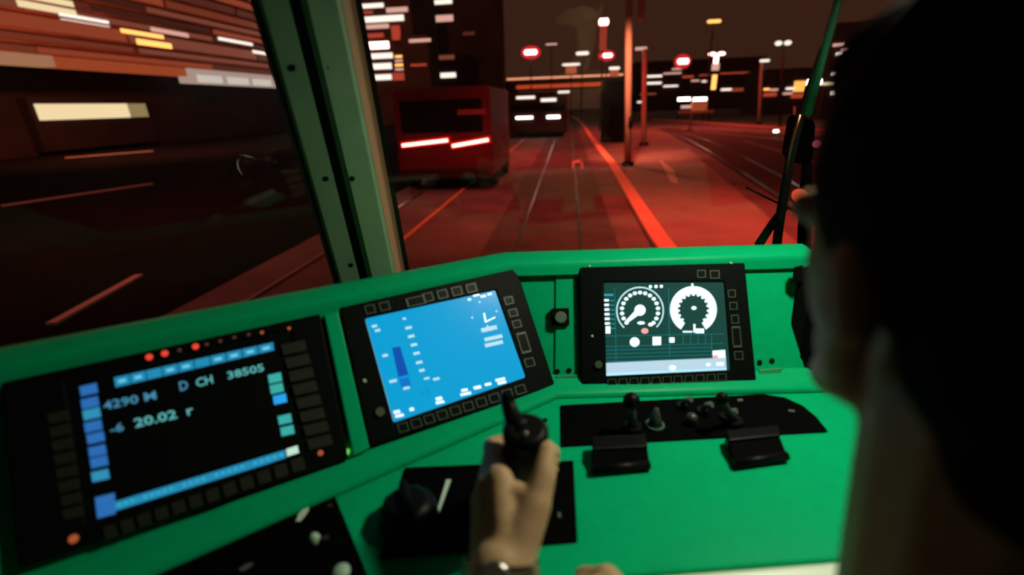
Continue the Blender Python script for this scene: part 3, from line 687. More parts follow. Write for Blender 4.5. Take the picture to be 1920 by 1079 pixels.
for k, (x, y) in enumerate([(1115, 280), (1122, 322), (1135, 365), (1155, 447), (1165, 493)]):
    D.poly([rectpts(x / 2.162, 580 + y / 2.162, 12.5, 8.3, ux, uy)], [S_TEAL, S_TEAL, em('screen_bright_blue', (0.02, 0.36, 0.85), 1.0), S_TEAL, S_TEAL][k], 'softkey_label')
D.text('4290 M', (192, 754), (291, 733), (195, 770), S_TXT2); D.text('D', (335, 717), (351, 713), (338, 734), S_TXT2); D.text('CH', (366, 711), (397, 703), (369, 727), S_TXT); D.text('38505', (425, 698), (493, 682), (428, 712), S_TXT)
D.text('-6', (205, 798), (230, 792), (208, 814), S_TXT2); D.text('20.02', (250, 786), (329, 768), (254, 803), S_TXT); D.text('r', (349, 768), (361, 765), (352, 780), S_TXT)
for k, (x, y) in enumerate([(605, 195), (668, 180), (728, 167), (793, 152), (838, 143), (893, 130), (950, 115), (1008, 103), (1062, 95), (1172, 78)]):
    D.led(x / 2.162, 580 + y / 2.162, .0036 if k in (0, 1, 3) else .0022, LEDR if k in (0, 1, 3) else (LEDO if k in (8, 9) else LEDD))
D.led(601, 850, .0034, LEDO); D.led(138, 1011, .0040, LEDO)
D.keyrow((548, 640), (603, 842), 8, (22, -5), (2.6, 9.5), 1)
D.keyrow((108, 770), (140, 975), 8, (19, -4.3), (2, 9.5), 1)
D.keyrow((192, 1003), (575, 866), 12, (11.5, -4), (3, 11.5), 1)
# middle display
sb = bpy.data.materials.new('blue_screen'); sb.use_nodes = True; nt = sb.node_tree; b = nt.nodes['Principled BSDF']; b.inputs['Base Color'].default_value = (.01, .01, .01, 1); b.inputs['Roughness'].default_value = .25
b.inputs['Specular IOR Level'].default_value = .1; b.inputs['Emission Color'].default_value = (0.0, 0.37, 0.72, 1); b.inputs['Emission Strength'].default_value = 0.92
D = Disp('display_unit', 'middle display with a bright blue screen and small clock dial', PL, [(634, 582), (962, 508), (1034, 727), (690, 838)], [(682, 602), (923, 549), (979, 710), (735, 794)], .014, sb)
ux = Vector((241, -53)).normalized(); uy = Vector((54, 177)).normalized()
D.poly([rectpts(x, y, w_, h_, ux, uy) for x, y, w_, h_ in [(758, 598, 3, 2), (766, 615, 6, 2.5), (771, 631, 6, 2.5), (776, 647, 6, 2.5), (781, 663, 6, 2.5), (786, 680, 6, 2.5), (791, 695, 5, 2.5), (800, 710, 5, 2), (818, 711, 6, 2.3), (702, 612, 5, 2.3), (708, 620, 5, 2.3), (722, 667, 5, 2.5), (737, 715, 7, 2.5), (762, 728, 6, 2.5)]], S_WEAK, 'scale_numerals')
D.poly([[(735, 653), (750, 650), (766, 703), (747, 708)]], em('screen_deep_blue', (0.0, 0.075, 0.42), 1.0), 'level_bar')
D.poly([[(748, 712), (766, 707), (771, 724), (753, 728)]], em('screen_mid_blue', (0.0, 0.17, 0.60), 1.0), 'level_bar')
D.poly([rectpts(893, 729 - 175, 6, 2, ux, uy), rectpts(906, 556, 5, 2, ux, uy), rectpts(918, 552, 4, 2, ux, uy), rectpts(880, 562, 3, 2, ux, uy)], S_WHITE, 'time_text')
D.poly(arcband(910, 598, 27, 26, 0, 360, 48), em('screen_ring_blue', (0.03, 0.34, 0.8), 1.0), 'clock_ring')
D.poly([circ(885, 596, 2.2, n=8), circ(899, 567, 2, n=8), circ(931, 584, 2.2, n=8), circ(914, 612, 2, n=8)], S_WEAK, 'clock_mark')
D.poly([[(906, 588), (909, 587), (912, 602), (909, 605)], [(909, 603), (928, 594), (929, 596.5), (910, 606)]], S_WHITE, 'clock_hands')
for q in ((917, 617, 15, 4), (925, 634, 17, 3.4), (926, 645, 17, 3.4)): D.poly([rectpts(*q, ux, uy)], S_WEAK, 'softkey_label')
D.poly([rectpts(x, y, w_, h_, ux, uy) for x, y, w_, h_ in [(744, 773, 6, 3), (749, 780, 8, 2.5), (772, 768, 4, 3), (823, 748, 6, 3), (825, 755, 8, 2.5), (871, 732, 6, 2.5), (873, 739, 10, 2.5), (895, 727, 7, 3), (915, 721, 6, 2.5), (938, 712, 9, 2.5), (941, 718, 8, 2.5)]], S_WHITE, 'softkey_label')
D.poly([[(682.5, 602.5), (685.5, 602), (738, 791), (735.5, 793)]], S_WEAK, 'edge_line')
D.poly([rectpts(790, 737, 3, 5, ux, uy), rectpts(801, 735, 3, 5, ux, uy)], em('screen_teal_blue', (0.0, 0.30, 0.55), 1.0), 'level_bar')
for k in range(8):
    if k == 3: continue
    c = lerp2((686, 582), (892, 539), (k + .3) / 7.6); wv = 20 if k == 2 else 10.5
    if k == 2: c = (780, 565)
    D.key(rectpts(*c, wv, 9, ux, uy))
for (x, y, w_, h_) in [(954, 564, 9, 8), (962, 587, 9, 8), (969, 608, 9, 8), (982, 643, 10, 22), (993, 680, 10, 9)]: D.key(rectpts(x, y, w_, h_, ux, uy))
D.keyrow((744, 806), (988, 727), 10, (10.5, -3), (3, 8.8))
D.led(683, 715, .0028, mat('white_knob', (.5, .6, .5), .4)); disc(MB(), PL(712, 773, .014), PL.n, .006, .004).build('knob', KEYLINE, D.root)
# right display
D = Disp('display_unit', 'right display with speed dial and white power ring on dark green screen', PR, [(1084, 496), (1389, 488), (1411, 714), (1088, 730)], [(1130, 533), (1351, 532), (1363, 695), (1135, 706)], .014, em('green_screen', (0.004, 0.055, 0.042), 1.0))
D.poly(arcband(1200, 583, 45, 42.3, 133, 405, 48), em('screen_ring_white', (0.55, 0.9, 0.95), 1.0), 'speed_ring')
nums = []
for k in range(17):
    a = math.radians(138 + (402 - 138) * k / 16); nums.append(circ(1200 + 34 * math.cos(a), 583 + 34 * math.sin(a), 4.2, 3.6, 8))
D.poly(nums, S_WHITE, 'dial_numerals')
D.poly([circ(1200, 582, 10.5), [(1196, 577), (1205, 586), (1174, 608), (1171, 604)]], S_WHITE, 'needle')
D.poly(arcband(1300, 581, 44, 29.5, 122, 418, 52), S_WHITE, 'power_ring')
nums = []
for k in range(15):
    a = math.radians(138 + (402 - 138) * k / 14); nums.append(circ(1300 + 28.5 * math.cos(a), 581 + 28.5 * math.sin(a), 3.2, 2.8, 8))
D.poly(nums, S_WHITE, 'dial_numerals')
D.poly([circ(1301, 578, 5, 3.6, 12), rectpts(1298, 536, 2, 4, (1, 0), (0, 1)), rectpts(1289, 622.5, 9, 1.5, (1, 0), (0, 1)), rectpts(1302, 616, 2, 8, (1, 0), (0, 1)), rectpts(1312, 621, 8, 4.5, (1, 0), (0, 1))], S_WHITE, 'dial_marks')
D.poly([circ(1202, 606, 7.5, 3.2, 10), circ(1220, 609, 5, 3.5, 10), circ(1219.5, 538, 3.2, n=8), circ(1230, 537.7, 3.4, n=8), circ(1240, 537.3, 3.2, n=8)], S_WHITE, 'dial_marks')
D.poly([circ(1209, 621, 7, 5.5, 10)], S_PINK, 'warning_mark')
D.poly([rectpts(1136.5 + k * .4, 563.5 + 8.7 * k, 5, 2.2, (1, -.02), (0, 1)) for k in range(6)] + [rectpts(1140, 619, 4.5, 7, (1, 0), (0, 1))], S_WHITE, 'scale_numerals')
D.poly([rectpts(1140, 553.5, 10, 2, (1, 0), (0, 1))] + [rectpts(1147.5 + k * .35, 564 + 8.7 * k, 4, .7, (1, 0), (0, 1)) for k in range(7)], em('screen_teal_bar', (0.02, 0.42, 0.45), .9), 'scale_lines')
for q in (circ(1190, 642, 9.2, n=16), rectpts(1231.5, 640, 8, 8.2, (1, -.02), (0, 1)), rectpts(1259.5, 638, 5.2, 5, (1, 0), (0, 1))): D.poly([q], S_WHITE, 'status_icon')
D.poly([[(1253, 541), (1254.2, 541), (1256.2, 668), (1254.8, 668)], [(1133, 630), (1357, 626), (1357, 627), (1133, 631.2)], [(1134, 650), (1357, 644), (1357, 645), (1134, 651.2)], [(1152, 540), (1153, 540), (1156, 680), (1155, 680)], [(1333, 627), (1334, 627), (1336, 670), (1335, 670)]] +
       [[(1135, 657 + k * 7), (1335, 651 + k * 7), (1335, 652.2 + k * 7), (1135, 658.2 + k * 7)] for k in range(4)] + [[(1280 + k * 14, 628), (1281 + k * 14, 628), (1281.4 + k * 14, 645), (1280.4 + k * 14, 645)] for k in range(4)], S_LINE, 'grid_lines')
D.poly([[(1136, 681), (1361, 671), (1362, 694), (1136, 705)]], S_PALE, 'status_bar')
D.poly([[(1136, 700.5), (1362, 690.5), (1362.3, 694.3), (1136.2, 705.3)]], em('screen_ice', (0.45, 0.82, 1.0), 1.1), 'status_bar', .0004)
D.poly([[(1336, 658), (1359.5, 656.5), (1360.5, 671), (1336, 672)]], S_WHITE, 'status_icon')
D.poly([[(1336, 667), (1346, 666), (1346, 672), (1336, 672.5)]], S_PINK, 'status_icon', .0004)
D.poly([circ(1261, 690, 7, 5, 10), circ(1328, 684, 5, 3.4, 10), rectpts(1350, 683, 7, 3.2, (1, -.04), (0, 1))], S_WHITE, 'status_icon', .0005)
for (x, y, w_, h_) in [(1315, 514, 9, 8), (1340, 515, 10, 8.5)]: D.key(rectpts(x, y, w_, h_, (1, -.02), (.04, 1)))
for (x, y, w_, h_) in [(1372, 551, 8, 8), (1375, 574, 8, 8), (1378, 599, 8, 9), (1381, 632, 9, 22), (1385, 667, 9, 9)]: D.key(rectpts(x, y, w_, h_, (1, -.03), (.08, 1)))
D.keyrow((1137, 718.5), (1364, 707), 11, (9, -.4), (.2, 7.5))
disc(MB(), PR(1122, 684, .014), PR.n, .006, .004).build('knob', KEYLINE, D.root)
for x, y in ((1105, 497), (1370, 491), (1110, 628)): D.led(x, y + 3, .0022, mat('white_knob', (.5, .6, .5), .4), 'screw')
# side display at far right, turned to the driver
a0_, a1_, a2_, a3_ = PR(1502, 500), PR(1466, 706), None, None
sd_ = thing('side_display', 'dark switched-off side display right of the green cover plate', 'display', PR(1466, 706))
P4 = Plane(PR(1480, 600), azt(-32, 20))
MB().prism([P4(x, y) for x, y in ((1502, 502), (1600, 478), (1590, 728), (1464, 704))], -P4.n * .03).build('bezel', BEZEL, sd_, .002)
MB().prism([P4(x, y) for x, y in ((1524, 520), (1590, 505), (1580, 690), (1500, 672))], P4.n * .001).build('screen', mat('off_screen', (.003, .003, .003), .15), sd_)
MB().prism([P4(x, y) for x, y in ((1490, 502), (1506, 498), (1505, 530), (1486, 528))], P4.n * .012).build('latch', BLACK, sd_, .001)
disc(MB(), P4(1497, 681), P4.n, .003, .002).build('screw', STEEL, sd_)  # steel disc set here for a specular dot

# ---- control plates on the desk
def dplate(name, pts, m, par, h=.003, bev=.001, base=0.0):
    return MB().prism([desk(x, y, base) for x, y in pts], (0, 0, h)).build(name, m, par, bev)
Zv = Vector((0, 0, 1))
# left plate
lp = thing('control_panel', 'black control panel at the lower left below the large display', 'control panel', desk(560, 1000))
dplate('plate', [(622, 917), (694, 1092), (140, 1150), (150, 1087), (400, 988)], BLACKM, lp)
MB().prism([desk(x, y) for x, y in ((392, 995), (446, 972), (458, 985), (405, 1010))], (0, 0, .014)).build('knob', BLACK, lp, .003)
dplate('mark', [(555, 980), (560, 966), (570, 955), (579, 948), (579, 957), (572, 968), (563, 979)], WHITEP, lp, .0012, 0, .0031)
MB().ball(desk(590, 1012, .008), (.006, .006, .008)).build('button', mat('pale_button', (.35, .55, .4), .4), lp)
MB().tube([desk(578, 1022, .003), desk(615, 1008, .010)], .0025, 8).build('toggle', METALD, lp)
MB().ball(desk(640, 1073, .005), (.009, .009, .006)).build('button', MATS['pale_button'], lp)
dplate('mark', [(448, 1070), (462, 1060), (475, 1057), (470, 1064), (455, 1073)], mat('grey_mark', (.10, .12, .10), .5), lp, .0012, 0, .0031)
MB().tube([desk(604, 955, .003), desk(622, 948, .006)], .002, 8).build('toggle', METALD, lp)
# centre plate with the lever
mp = thing('lever_panel', 'black lever panel with wedge scale under the driver hand', 'control panel', desk(900, 950))
dplate('plate', [(760, 880), (1075, 867), (1083, 1019), (712, 1050)], BLACKM, mp)
dplate('wedge_scale', [(837, 901), (846, 901), (815, 985), (812, 986)], WHITEP, mp, .0012, 0, .0031)
dplate('wedge_scale', [(1034, 893), (1041, 893), (1036, 925), (1031, 926)], WHITEP, mp, .0012, 0, .0031)
dplate('mark', [(784, 994), (794, 988), (792, 998), (783, 1001)], MATS['grey_mark'], mp, .0012, 0, .0031)
dplate('mark', [(1046, 963), (1051, 963), (1052, 972), (1047, 972)], MATS['grey_mark'], mp, .0012, 0, .0031)
kn = thing('rotary_switch', 'chunky black rotary switch on the left edge of the lever panel', 'switch', desk(752, 965))
kc = desk(768, 972, .003)
MB().tube([kc, kc + Zv * .006, kc + Zv * .020, kc + Zv * .026], [.034, .034, .030, .020], 9).build('knob', BLACK, kn)
MB().box(kc + Zv * .029, (.010, .046, .012), Matrix.Rotation(.5, 3, 'Z')).build('grip_bar', BLACK, kn, .003)
# right plate
rp = thing('control_panel', 'long black control panel with levers below the right display', 'control panel', desk(1300, 800))
dplate('plate', [(1051, 763), (1430, 742), (1470, 748), (1505, 764), (1530, 785), (1552, 812), (1052, 840)], BLACKM, rp)
def stick(label, base, top, r0, r1, ball, name='small_lever', h=.055):
    t = thing(name, label, 'lever', desk(*base)); b_ = desk(*base, .003); e_ = desk(*top, h)
    MB().tube([b_, b_ + Zv * .008], .012, 16).build('boot', BLACK, t)
    MB().tube([b_ + Zv * .006, b_.lerp(e_, .5), e_], [r0, (r0 + r1) / 2, r1], 10).build('stem', mat('dull_stem', (.03, .04, .032), .4), t)
    MB().ball(e_, ball).build('knob', BLACK, t); return t
stick('upright lever with black ball knob at the left of the long panel', (1186, 806), (1184, 752), .007, .005, .0115)
stick('upright black lever at the right of the long panel', (1375, 795), (1354, 747), .006, .004, .0085)
c = desk(1228, 800, .003)
cs = thing('cone_switch', 'small cone shaped switch beside the ball lever', 'switch', c)
MB().tube([c, c + Zv * .004], .013, 18).build('ring', mat('dull_green_ring', (.04, .10, .065), .4), cs); MB().tube([c + Zv * .003, c + Zv * .012, c + Zv * .03], [.010, .008, .003], 14).build('cap', mat('dull_stem', (.03, .04, .032), .4), cs)
for k, (x, y, lab) in enumerate([(1278, 763, 'first pale toggle switch right of the cone switch'), (1316, 773, 'second pale toggle switch with bent tip on the long panel'), (1296, 795, 'dull round push knob in the middle of the long panel'), (1360, 785, 'dull toggle beside the right lever')]):
    c = desk(x, y, .003); t = thing('toggle_switch', lab, 'switch', c)
    MB().tube([c, c + Zv * .005], .008, 14).build('collar', BLACK, t)
    if k == 2: MB().ball(c + Zv * .010, (.008, .008, .007)).build('cap', MATS['dull_stem'], t)
    else: MB().tube([c + Zv * .004, c + Vector((.004, -.003, .014)), c + Vector((.010, -.008, .019))], [.003, .004, .0045], 10).build('lever', mat('grey_toggle', (.07, .11, .08), .4), t)
dplate('mark', [(1478, 770), (1490, 771), (1489, 774), (1479, 773)], MATS['grey_mark'], rp, .0012, 0, .0031)
dplate('mark', [(1382, 750), (1392, 749), (1393, 753), (1384, 754)], MATS['grey_mark'], rp, .0012, 0, .0031)
# two wide handles in front of the panel
for lab, up_, mid_, low_ in (('left one of two wide black handles in front of the long panel', [(1111, 818), (1210, 813)], [(1110, 843), (1215, 837)], [(1111, 878), (1218, 868)]),
                             ('right one of two wide black handles in front of the long panel', [(1362, 806), (1460, 797)], [(1366, 826), (1464, 816)], [(1376, 866), (1476, 852)])):
    t = thing('handle', lab, 'handle', desk(*low_[0]))
    u0, u1 = desk(*up_[0], .022), desk(*up_[1], .022); m0, m1 = desk(*mid_[0], .022), desk(*mid_[1], .022); l0, l1 = desk(*low_[0], .010), desk(*low_[1], .010)
    MB().prism([u0, u1, m1, m0], (0, 0, -.019)).build('hinge_block', BLACK, t, .002)
    MB().prism([m0 + Zv * -.003, m1 + Zv * -.003, l1, l0], (0, 0, -.009)).build('flap', BLACKM, t, .002)
    MB().tube([l0 + Zv * -.003, l1 + Zv * -.003], .006, 10).build('front_bar', BLACK, t)
# loose screws on the desk
for k, (x, y, lab) in enumerate([(1022, 790, 'small black screw on the desk right of the lever top'), (937, 843, 'small black screw on the desk left of the grip'), (937, 792, 'small black screw beside the lever horn')]):
    tag(disc(MB(), desk(x, y), Zv, .0035, .003, 10).build('desk_screw', SCREW), lab, 'screw')
# green indicator between left display and ledge
tag(MB().box(PL(648, 849, .006), (.008, .008, .006)).build('indicator_light', LEDG, bevel=.001), 'tiny bright green indicator below the divider strip', 'indicator')

# ---- drive lever in the driver's hand
LV = [desk(986, 925, .003), onz(983, 862, CZ - .335), onz(985, 815, CZ - .300)]
lev = thing('drive_lever', 'black drive lever with collar and bent horn held by the driver', 'lever', LV[0])
MB().tube([LV[0], LV[0] + Zv * .012], [.022, .016], 18).build('boot', RUBBER, lev)
MB().tube([LV[0] + Zv * .008, LV[1].lerp(LV[0], .35)], .008, 12).build('stem', METALD, lev)
ax = (LV[2] - LV[1]).normalized()
g0 = LV[1].lerp(LV[0], .45); 
MB().tube([g0, g0.lerp(LV[1], .5), LV[1], LV[2] - ax * .008], [.016, .020, .0225, .0205], 18).build('grip', mat('worn_black_grip', (.016, .015, .015), .6), lev)
MB().tube([LV[2] - ax * .010, LV[2] - ax * .004, LV[2] + ax * .006, LV[2] + ax * .010], [.019, .0225, .0225, .017], 22).build('collar', BLACK, lev)
hr = [onz(970, 800, CZ - .295), onz(958, 775, CZ - .288), onz(951, 750, CZ - .283), onz(953, 742, CZ - .280)]
MB().tube([LV[2] + ax * .004] + hr, [.012, .011, .0085, .0075, .0085], 12).build('horn', BLACK, lev)
sc_ = onz(958, 812, CZ - .297)
MB().ball(sc_, .0085).build('side_button', BLACK, lev)
MB().ball(onz(986, 814, CZ - .288), .0022).build('glint_screw', STEEL, lev)

# ---- wiper outside the front pane
hW = (Rb - Bp).normalized(); nW = hW.cross(U).normalized()
if nW.y < 0: nW = -nW
PW = Plane(Bp + nW * 0.035, nW)
wp = thing('windscreen_wiper', 'black windscreen wiper parked upright at the right of the windscreen', 'wiper', PW(1450, 452))
MB().tube([PW(1578, -20), PW(1545, 95), PW(1514, 215)], [.006, .006, .007], 10).build('arm_tube', mat('wiper_green_lit', (.05, .36, .20), .4), wp)  # green light on the arm put into its colour
MB().tube([PW(1541, 88, .004), PW(1512, 180, .004), PW(1484, 285, .004), PW(1464, 400, .004), PW(1456, 462, .004)], [.003, .005, .008, .009, .009], 8).build('blade', RUBBER, wp)
MB().tube([PW(1500, 215, -.006), PW(1484, 275, -.006), PW(1474, 325, -.006)], [.002, .002, .002], 6).build('blade_glint', mat('painted_orange_glint', (.8, .35, .2), .3, metal=1.0), wp)  # orange reflection on the blade edge, put in as a coloured rod
MB().tube([PW(1474, 385, .008), PW(1448, 420, .008), PW(1422, 460, .008)], [.007, .008, .009], 8).build('lower_arm', BLACK, wp)
MB().tube([PW(1400, 352, .01), PW(1450, 377, .01), PW(1505, 404, .01)], .002, 6).build('link_rod', BLACK, wp)

PM = Plane(Bp + nW * 0.10, nW)
wm = thing('wing_mirror', 'black outside mirror with an orange marker lamp behind the wiper', 'mirror', PM(1507, 452))
MB().prism([PM(x, y) for x, y in ((1492, 232), (1500, 222), (1527, 226), (1531, 236), (1526, 300), (1514, 312), (1486, 306), (1480, 296))], nW * .03).build('housing', BLACK, wm, .004)
MB().tube([PM(1512, 305), PM(1510, 380), PM(1507, 470)], [.008, .012, .013], 12).build('post', BLACK, wm)
MB().ball(PM(1500, 368, -.01), (.017, .012, .013), rot=Matrix.Rotation(.6, 3, 'Y')).build('marker_lamp', em('marker_orange', (.75, .085, .03), .9), wm)
MB().ball(PM(1531, 270, -.004), .007).build('side_lamp', em('marker_pink', (.30, .05, .08), .8), wm)

# ---- seat
st = thing('swivel_chair', 'dark padded swivel chair under the driver', 'chair', (.23, -.02, 0))
MB().span((.0, -.20, .38), (.46, .26, .46)).build('cushion', mat('seat_cloth', (.02, .02, .025), .9), st, .03)
MB().box((.23, -.22, .68), (.44, .08, .50), Matrix.Rotation(-.12, 3, 'X')).build('backrest', MATS['seat_cloth'], st, .03)
MB().tube([(.23, .03, 0), (.23, .03, .38)], .05, 16).build('pedestal', METALD, st)
MB().tube([(.23, .03, 0), (.23, .03, .03)], .16, 24).build('foot', METALD, st)

# ---- driver: one continuous body grown from overlapping volumes and remeshed
HC = CAM + Vector((0.194, 0.215, -0.070))
HR = Matrix.Rotation(0.114, 3, 'Z') @ Matrix.Rotation(-0.048, 3, 'X') @ Matrix.Rotation(-0.103, 3, 'Y')
def H(x, y, z): return HC + HR @ Vector((x, y, z))
def remesh(mb, name, m, vox, smooth, parent=None, it=0.5):
    o = mb.build(name, m, parent)
    r = o.modifiers.new('r', 'REMESH'); r.mode = 'VOXEL'; r.voxel_size = vox; r.use_smooth_shade = True
    s_ = o.modifiers.new('s', 'SMOOTH'); s_.factor = it; s_.iterations = smooth
    bpy.context.view_layer.update(); dg = bpy.context.evaluated_depsgraph_get()
    me = bpy.data.meshes.new_from_object(o.evaluated_get(dg)); o.modifiers.clear(); old = o.data; o.data = me; bpy.data.meshes.remove(old)
    me.name = name
    for p in me.polygons: p.use_smooth = True
    return o
body = MB()
# head
body.ball(H(0, -.012, .035), (.074, .096, .085), rot=HR); body.ball(H(0, .035, -.01), (.060, .060, .085), rot=HR); body.ball(H(0, .052, -.065), (.045, .042, .042), rot=HR)
body.capsule(H(-.05, .015, -.06), H(-.015, .08, -.098), .016, .017); body.capsule(H(.05, .015, -.06), H(.015, .08, -.098), .016, .017)
body.capsule(H(0, .090, .012), H(0, .112, -.030), .008, .013); body.ball(H(.013, .098, -.034), .009); body.ball(H(-.013, .098, -.034), .009)
body.capsule(H(-.02, .090, -.062), H(.02, .090, -.062), .008); body.capsule(H(-.017, .088, -.072), H(.017, .088, -.072), .008)
body.capsule(H(-.045, .075, .018), H(-.012, .088, .016), .010); body.capsule(H(.045, .075, .018), H(.012, .088, .016), .010)
for s in (-1, 1):
    body.capsule(H(s * .076, -.010, .012), H(s * .080, -.018, -.012), .010, .009); body.capsule(H(s * .080, -.018, -.010), H(s * .074, -.004, -.040), .009, .008); body.capsule(H(s * .074, -.004, -.036), H(s * .072, .004, -.010), .008)
# neck and torso
nb_ = Vector((.205, .158, CZ - .275))
body.capsule(H(-.004, -.026, -.04), nb_, .060, .066)
ch = Vector((.235, .085, CZ - .42)); wa_ = Vector((.235, .03, CZ - .60)); hp = Vector((.235, -.01, CZ - .70))
body.ball(ch, (.165, .105, .14)); body.ball(wa_, (.145, .10, .15)); body.ball(hp, (.165, .12, .10))
LS = Vector((.055, .085, CZ - .345)); RS = Vector((.415, .085, CZ - .345))
body.capsule(nb_ + Vector((0, -.03, -.02)), LS, .055, .055); body.capsule(nb_ + Vector((0, -.03, -.02)), RS, .055, .055)
# left arm to the lever
LE = Vector((-.045, .03, CZ - .60)); LW = onz(938, 1068, CZ - .362)
body.capsule(LS, LE, .047, .038); body.capsule(LE, LE.lerp(LW, .4), .037, .037); body.capsule(LE.lerp(LW, .4), LW, .037, .025)
L = LV[1]
def hz(px, py, d): return onz(px, py, CZ - d)
# palm: rays of the hand from wrist to knuckles
mcp = [hz(938, 898, .322), hz(915, 913, .334), hz(904, 941, .348), hz(904, 972, .362)]
for k, q in enumerate(mcp): body.capsule(LW + Vector(((1 - k) * .006, .004, (1 - k) * .004)), q, .0165, [.0125, .0125, .012, .0112][k])
body.capsule(mcp[0], mcp[1], .0115); body.capsule(mcp[1], mcp[2], .0115); body.capsule(mcp[2], mcp[3], .011)
axd = (LV[2] - LV[0]).normalized()
def around(ang, h, r):   # point round the lever; angle 0 = right, 90 = away from the driver, 180 = left
    c_ = LV[1] + axd * h; a = math.radians(ang); return c_ + Vector((math.cos(a) * r, math.sin(a) * r, 0))
for k, (h, rr) in enumerate(((.006, .0100), (-.012, .0102), (-.030, .0096), (-.047, .0084))):
    pip = around(160 - k * 2, h, .037 + .0015 * k); dip = around(85, h - .003, .0325); tip = around(22, h - .005, .031)
    body.capsule(mcp[k], pip, rr * 1.12, rr); body.capsule(pip, dip, rr, rr * .93); body.capsule(dip, tip, rr * .93, rr * .8)
tm = [hz(973, 1020, .352), hz(1005, 945, .330), hz(1020, 890, .315), hz(1026, 845, .305)]
body.capsule(LW + Vector((.008, 0, 0)), tm[0], .020, .018); body.capsule(tm[0], tm[1], .0185, .0145); body.capsule(tm[1], tm[2], .0135, .0118); body.capsule(tm[2], tm[3], .0118, .0098)
body.capsule(tm[0], mcp[0], .014, .011); body.capsule(tm[1], mcp[0].lerp(tm[1], .5), .011, .009)
# right arm, the hand resting at the desk edge
RE = Vector((.50, .0, CZ - .58)); RW = Vector((.115, .205, CZ - .425))
body.capsule(RS, RE, .047, .038); body.capsule(RE, RE.lerp(RW, .45), .037, .036); body.capsule(RE.lerp(RW, .45), RW, .036, .025)
rk = hz(1108, 1124, .392); dirh = (rk - RW).normalized(); sdv = Vector((-dirh.y, dirh.x, 0)).normalized(); up2 = sdv.cross(dirh); up2 = up2 if up2.z > 0 else -up2
for k in range(4):
    o_ = sdv * ((k - 1.5) * -.019) + (-sdv if False else Vector((0, 0, 0)))
    q = rk + o_ + up2 * (-.003 * abs(k - 1)); body.capsule(RW + o_ * .4, q, .016, .0125)
    d1 = q + dirh * .018 - up2 * .026; d2 = d1 - dirh * .012 - up2 * .014 ; body.capsule(q, d1, .0105, .0098); body.capsule(d1, d2, .0098, .009)
body.capsule(RW + sdv * .018, RW + sdv * .034 + dirh * .045 - up2 * .012, .016, .013); body.capsule(RW + sdv * .034 + dirh * .045 - up2 * .012, RW + sdv * .022 + dirh * .078 - up2 * .024, .012, .0095)
# legs
for s in (-1, 1):
    hj = hp + Vector((s * .09, .0, -.01)); kj = Vector((.235 + s * .11, .40, .50)); aj = Vector((.235 + s * .11, .28, .09))
    body.capsule(hj, kj, .085, .056); body.capsule(kj, aj, .056, .038); body.capsule(aj + Vector((0, -.03, -.045)), aj + Vector((0, .15, -.055)), .034, .028)
driver = remesh(body, 'person', SKIN, .0032, 4)
tag(driver, 'driver seen from behind with black hair, gripping the drive lever', 'person')
# hair
hb = MB()
hb.ball(H(0, -.020, .042), (.084, .103, .094), rot=HR); hb.ball(H(0, -.050, -.005), (.077, .066, .088), rot=HR); hb.ball(H(0, -.055, -.055), (.066, .048, .055), rot=HR); hb.ball(H(0, .04, .085), (.055, .05, .035), rot=HR)
hair = remesh(hb, 'hair', HAIR, .005, 3, driver); hair['label'] = 'short black hair'
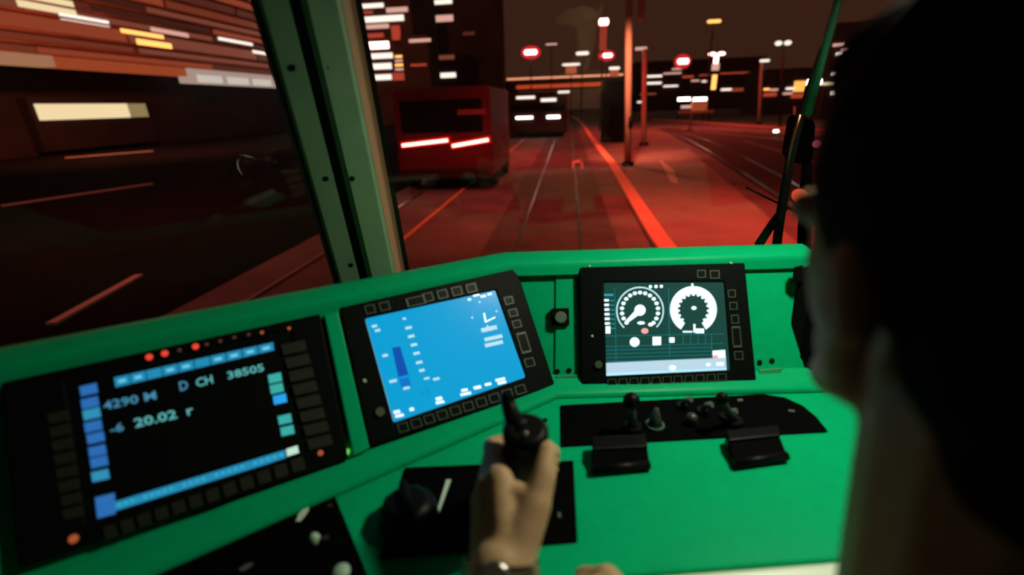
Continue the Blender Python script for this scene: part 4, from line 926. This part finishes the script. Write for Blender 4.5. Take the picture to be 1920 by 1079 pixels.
# shirt with collar, trousers, shoes
sh = MB()
sh.ball(ch, (.178, .118, .15)); sh.ball(wa_, (.158, .113, .16)); sh.ball(hp + Vector((0, 0, .04)), (.168, .125, .09))
sh.capsule(nb_ + Vector((.01, -.045, -.055)), LS, .058, .066); sh.capsule(nb_ + Vector((.01, -.045, -.055)), RS, .058, .066)
sh.capsule(LS, LS.lerp(LE, .75), .060, .054); sh.capsule(RS, RS.lerp(RE, .75), .060, .054)
shirt = remesh(sh, 'shirt', SHIRT, .006, 5, driver); shirt['label'] = 'dull beige shirt'
co = MB(); nd = (H(0, -.03, -.09) - nb_).normalized()
co.tube([nb_ - nd * .035, nb_ - nd * .015, nb_ + nd * .005], [.076, .072, .069], 24, cap=False)
cl_ = co.build('collar', SHIRT, driver); sm_ = cl_.modifiers.new('t', 'SOLIDIFY'); sm_.thickness = .005
tr = MB(); tr.ball(hp + Vector((0, 0, -.01)), (.178, .135, .10))
for s in (-1, 1):
    hj = hp + Vector((s * .09, .0, -.01)); kj = Vector((.235 + s * .11, .40, .50)); aj = Vector((.235 + s * .11, .28, .09))
    tr.capsule(hj, kj, .095, .068); tr.capsule(kj, aj, .068, .058)
remesh(tr, 'trousers', TROUS, .008, 4, driver)
for s in (-1, 1):
    aj = Vector((.235 + s * .11, .28, .09)); b_ = MB(); b_.capsule(aj + Vector((0, -.03, -.045)), aj + Vector((0, .15, -.055)), .044, .036)
    remesh(b_, 'shoe', BLACK, .006, 2, driver)
# wristwatch
wt = thing('wristwatch', 'steel wristwatch on the driver left wrist', 'watch', LW)
fa = (LW - LE).normalized(); wc = LW - fa * .002
def ring(c, ax_, r, w_, th, m, name, par):
    e1 = ax_.orthogonal().normalized(); e2 = ax_.cross(e1); mb = MB(); n = 28
    vs = []; fs = []
    for k in range(n):
        a = 2 * math.pi * k / n; d = e1 * math.cos(a) + e2 * math.sin(a)
        vs += [c + d * r - ax_ * w_, c + d * (r + th) - ax_ * w_, c + d * (r + th) + ax_ * w_, c + d * r + ax_ * w_]
    for k in range(n):
        j = (k + 1) % n; fs += [[k * 4 + q, k * 4 + (q + 1) % 4, j * 4 + (q + 1) % 4, j * 4 + q] for q in range(4)]
    mb.add(vs, fs); return mb.build(name, m, par)
for k in range(3): ring(wc + fa * (k - 1) * .0058, fa, .0300, .0026, .003, STEEL, 'strap_link', wt)
upw = (Vector((0, -.35, 1)) - fa * Vector((0, -.35, 1)).dot(fa)).normalized()
cc = wc + upw * .0325
MB().tube([cc - upw * .003, cc + upw * .005, cc + upw * .0065], [.0125, .0125, .0105], 24).build('case', STEEL, wt)
MB().tube([cc + upw * .0064, cc + upw * .0072], .0095, 24).build('dial', mat('watch_dial', (.12, .12, .08), .4), wt)
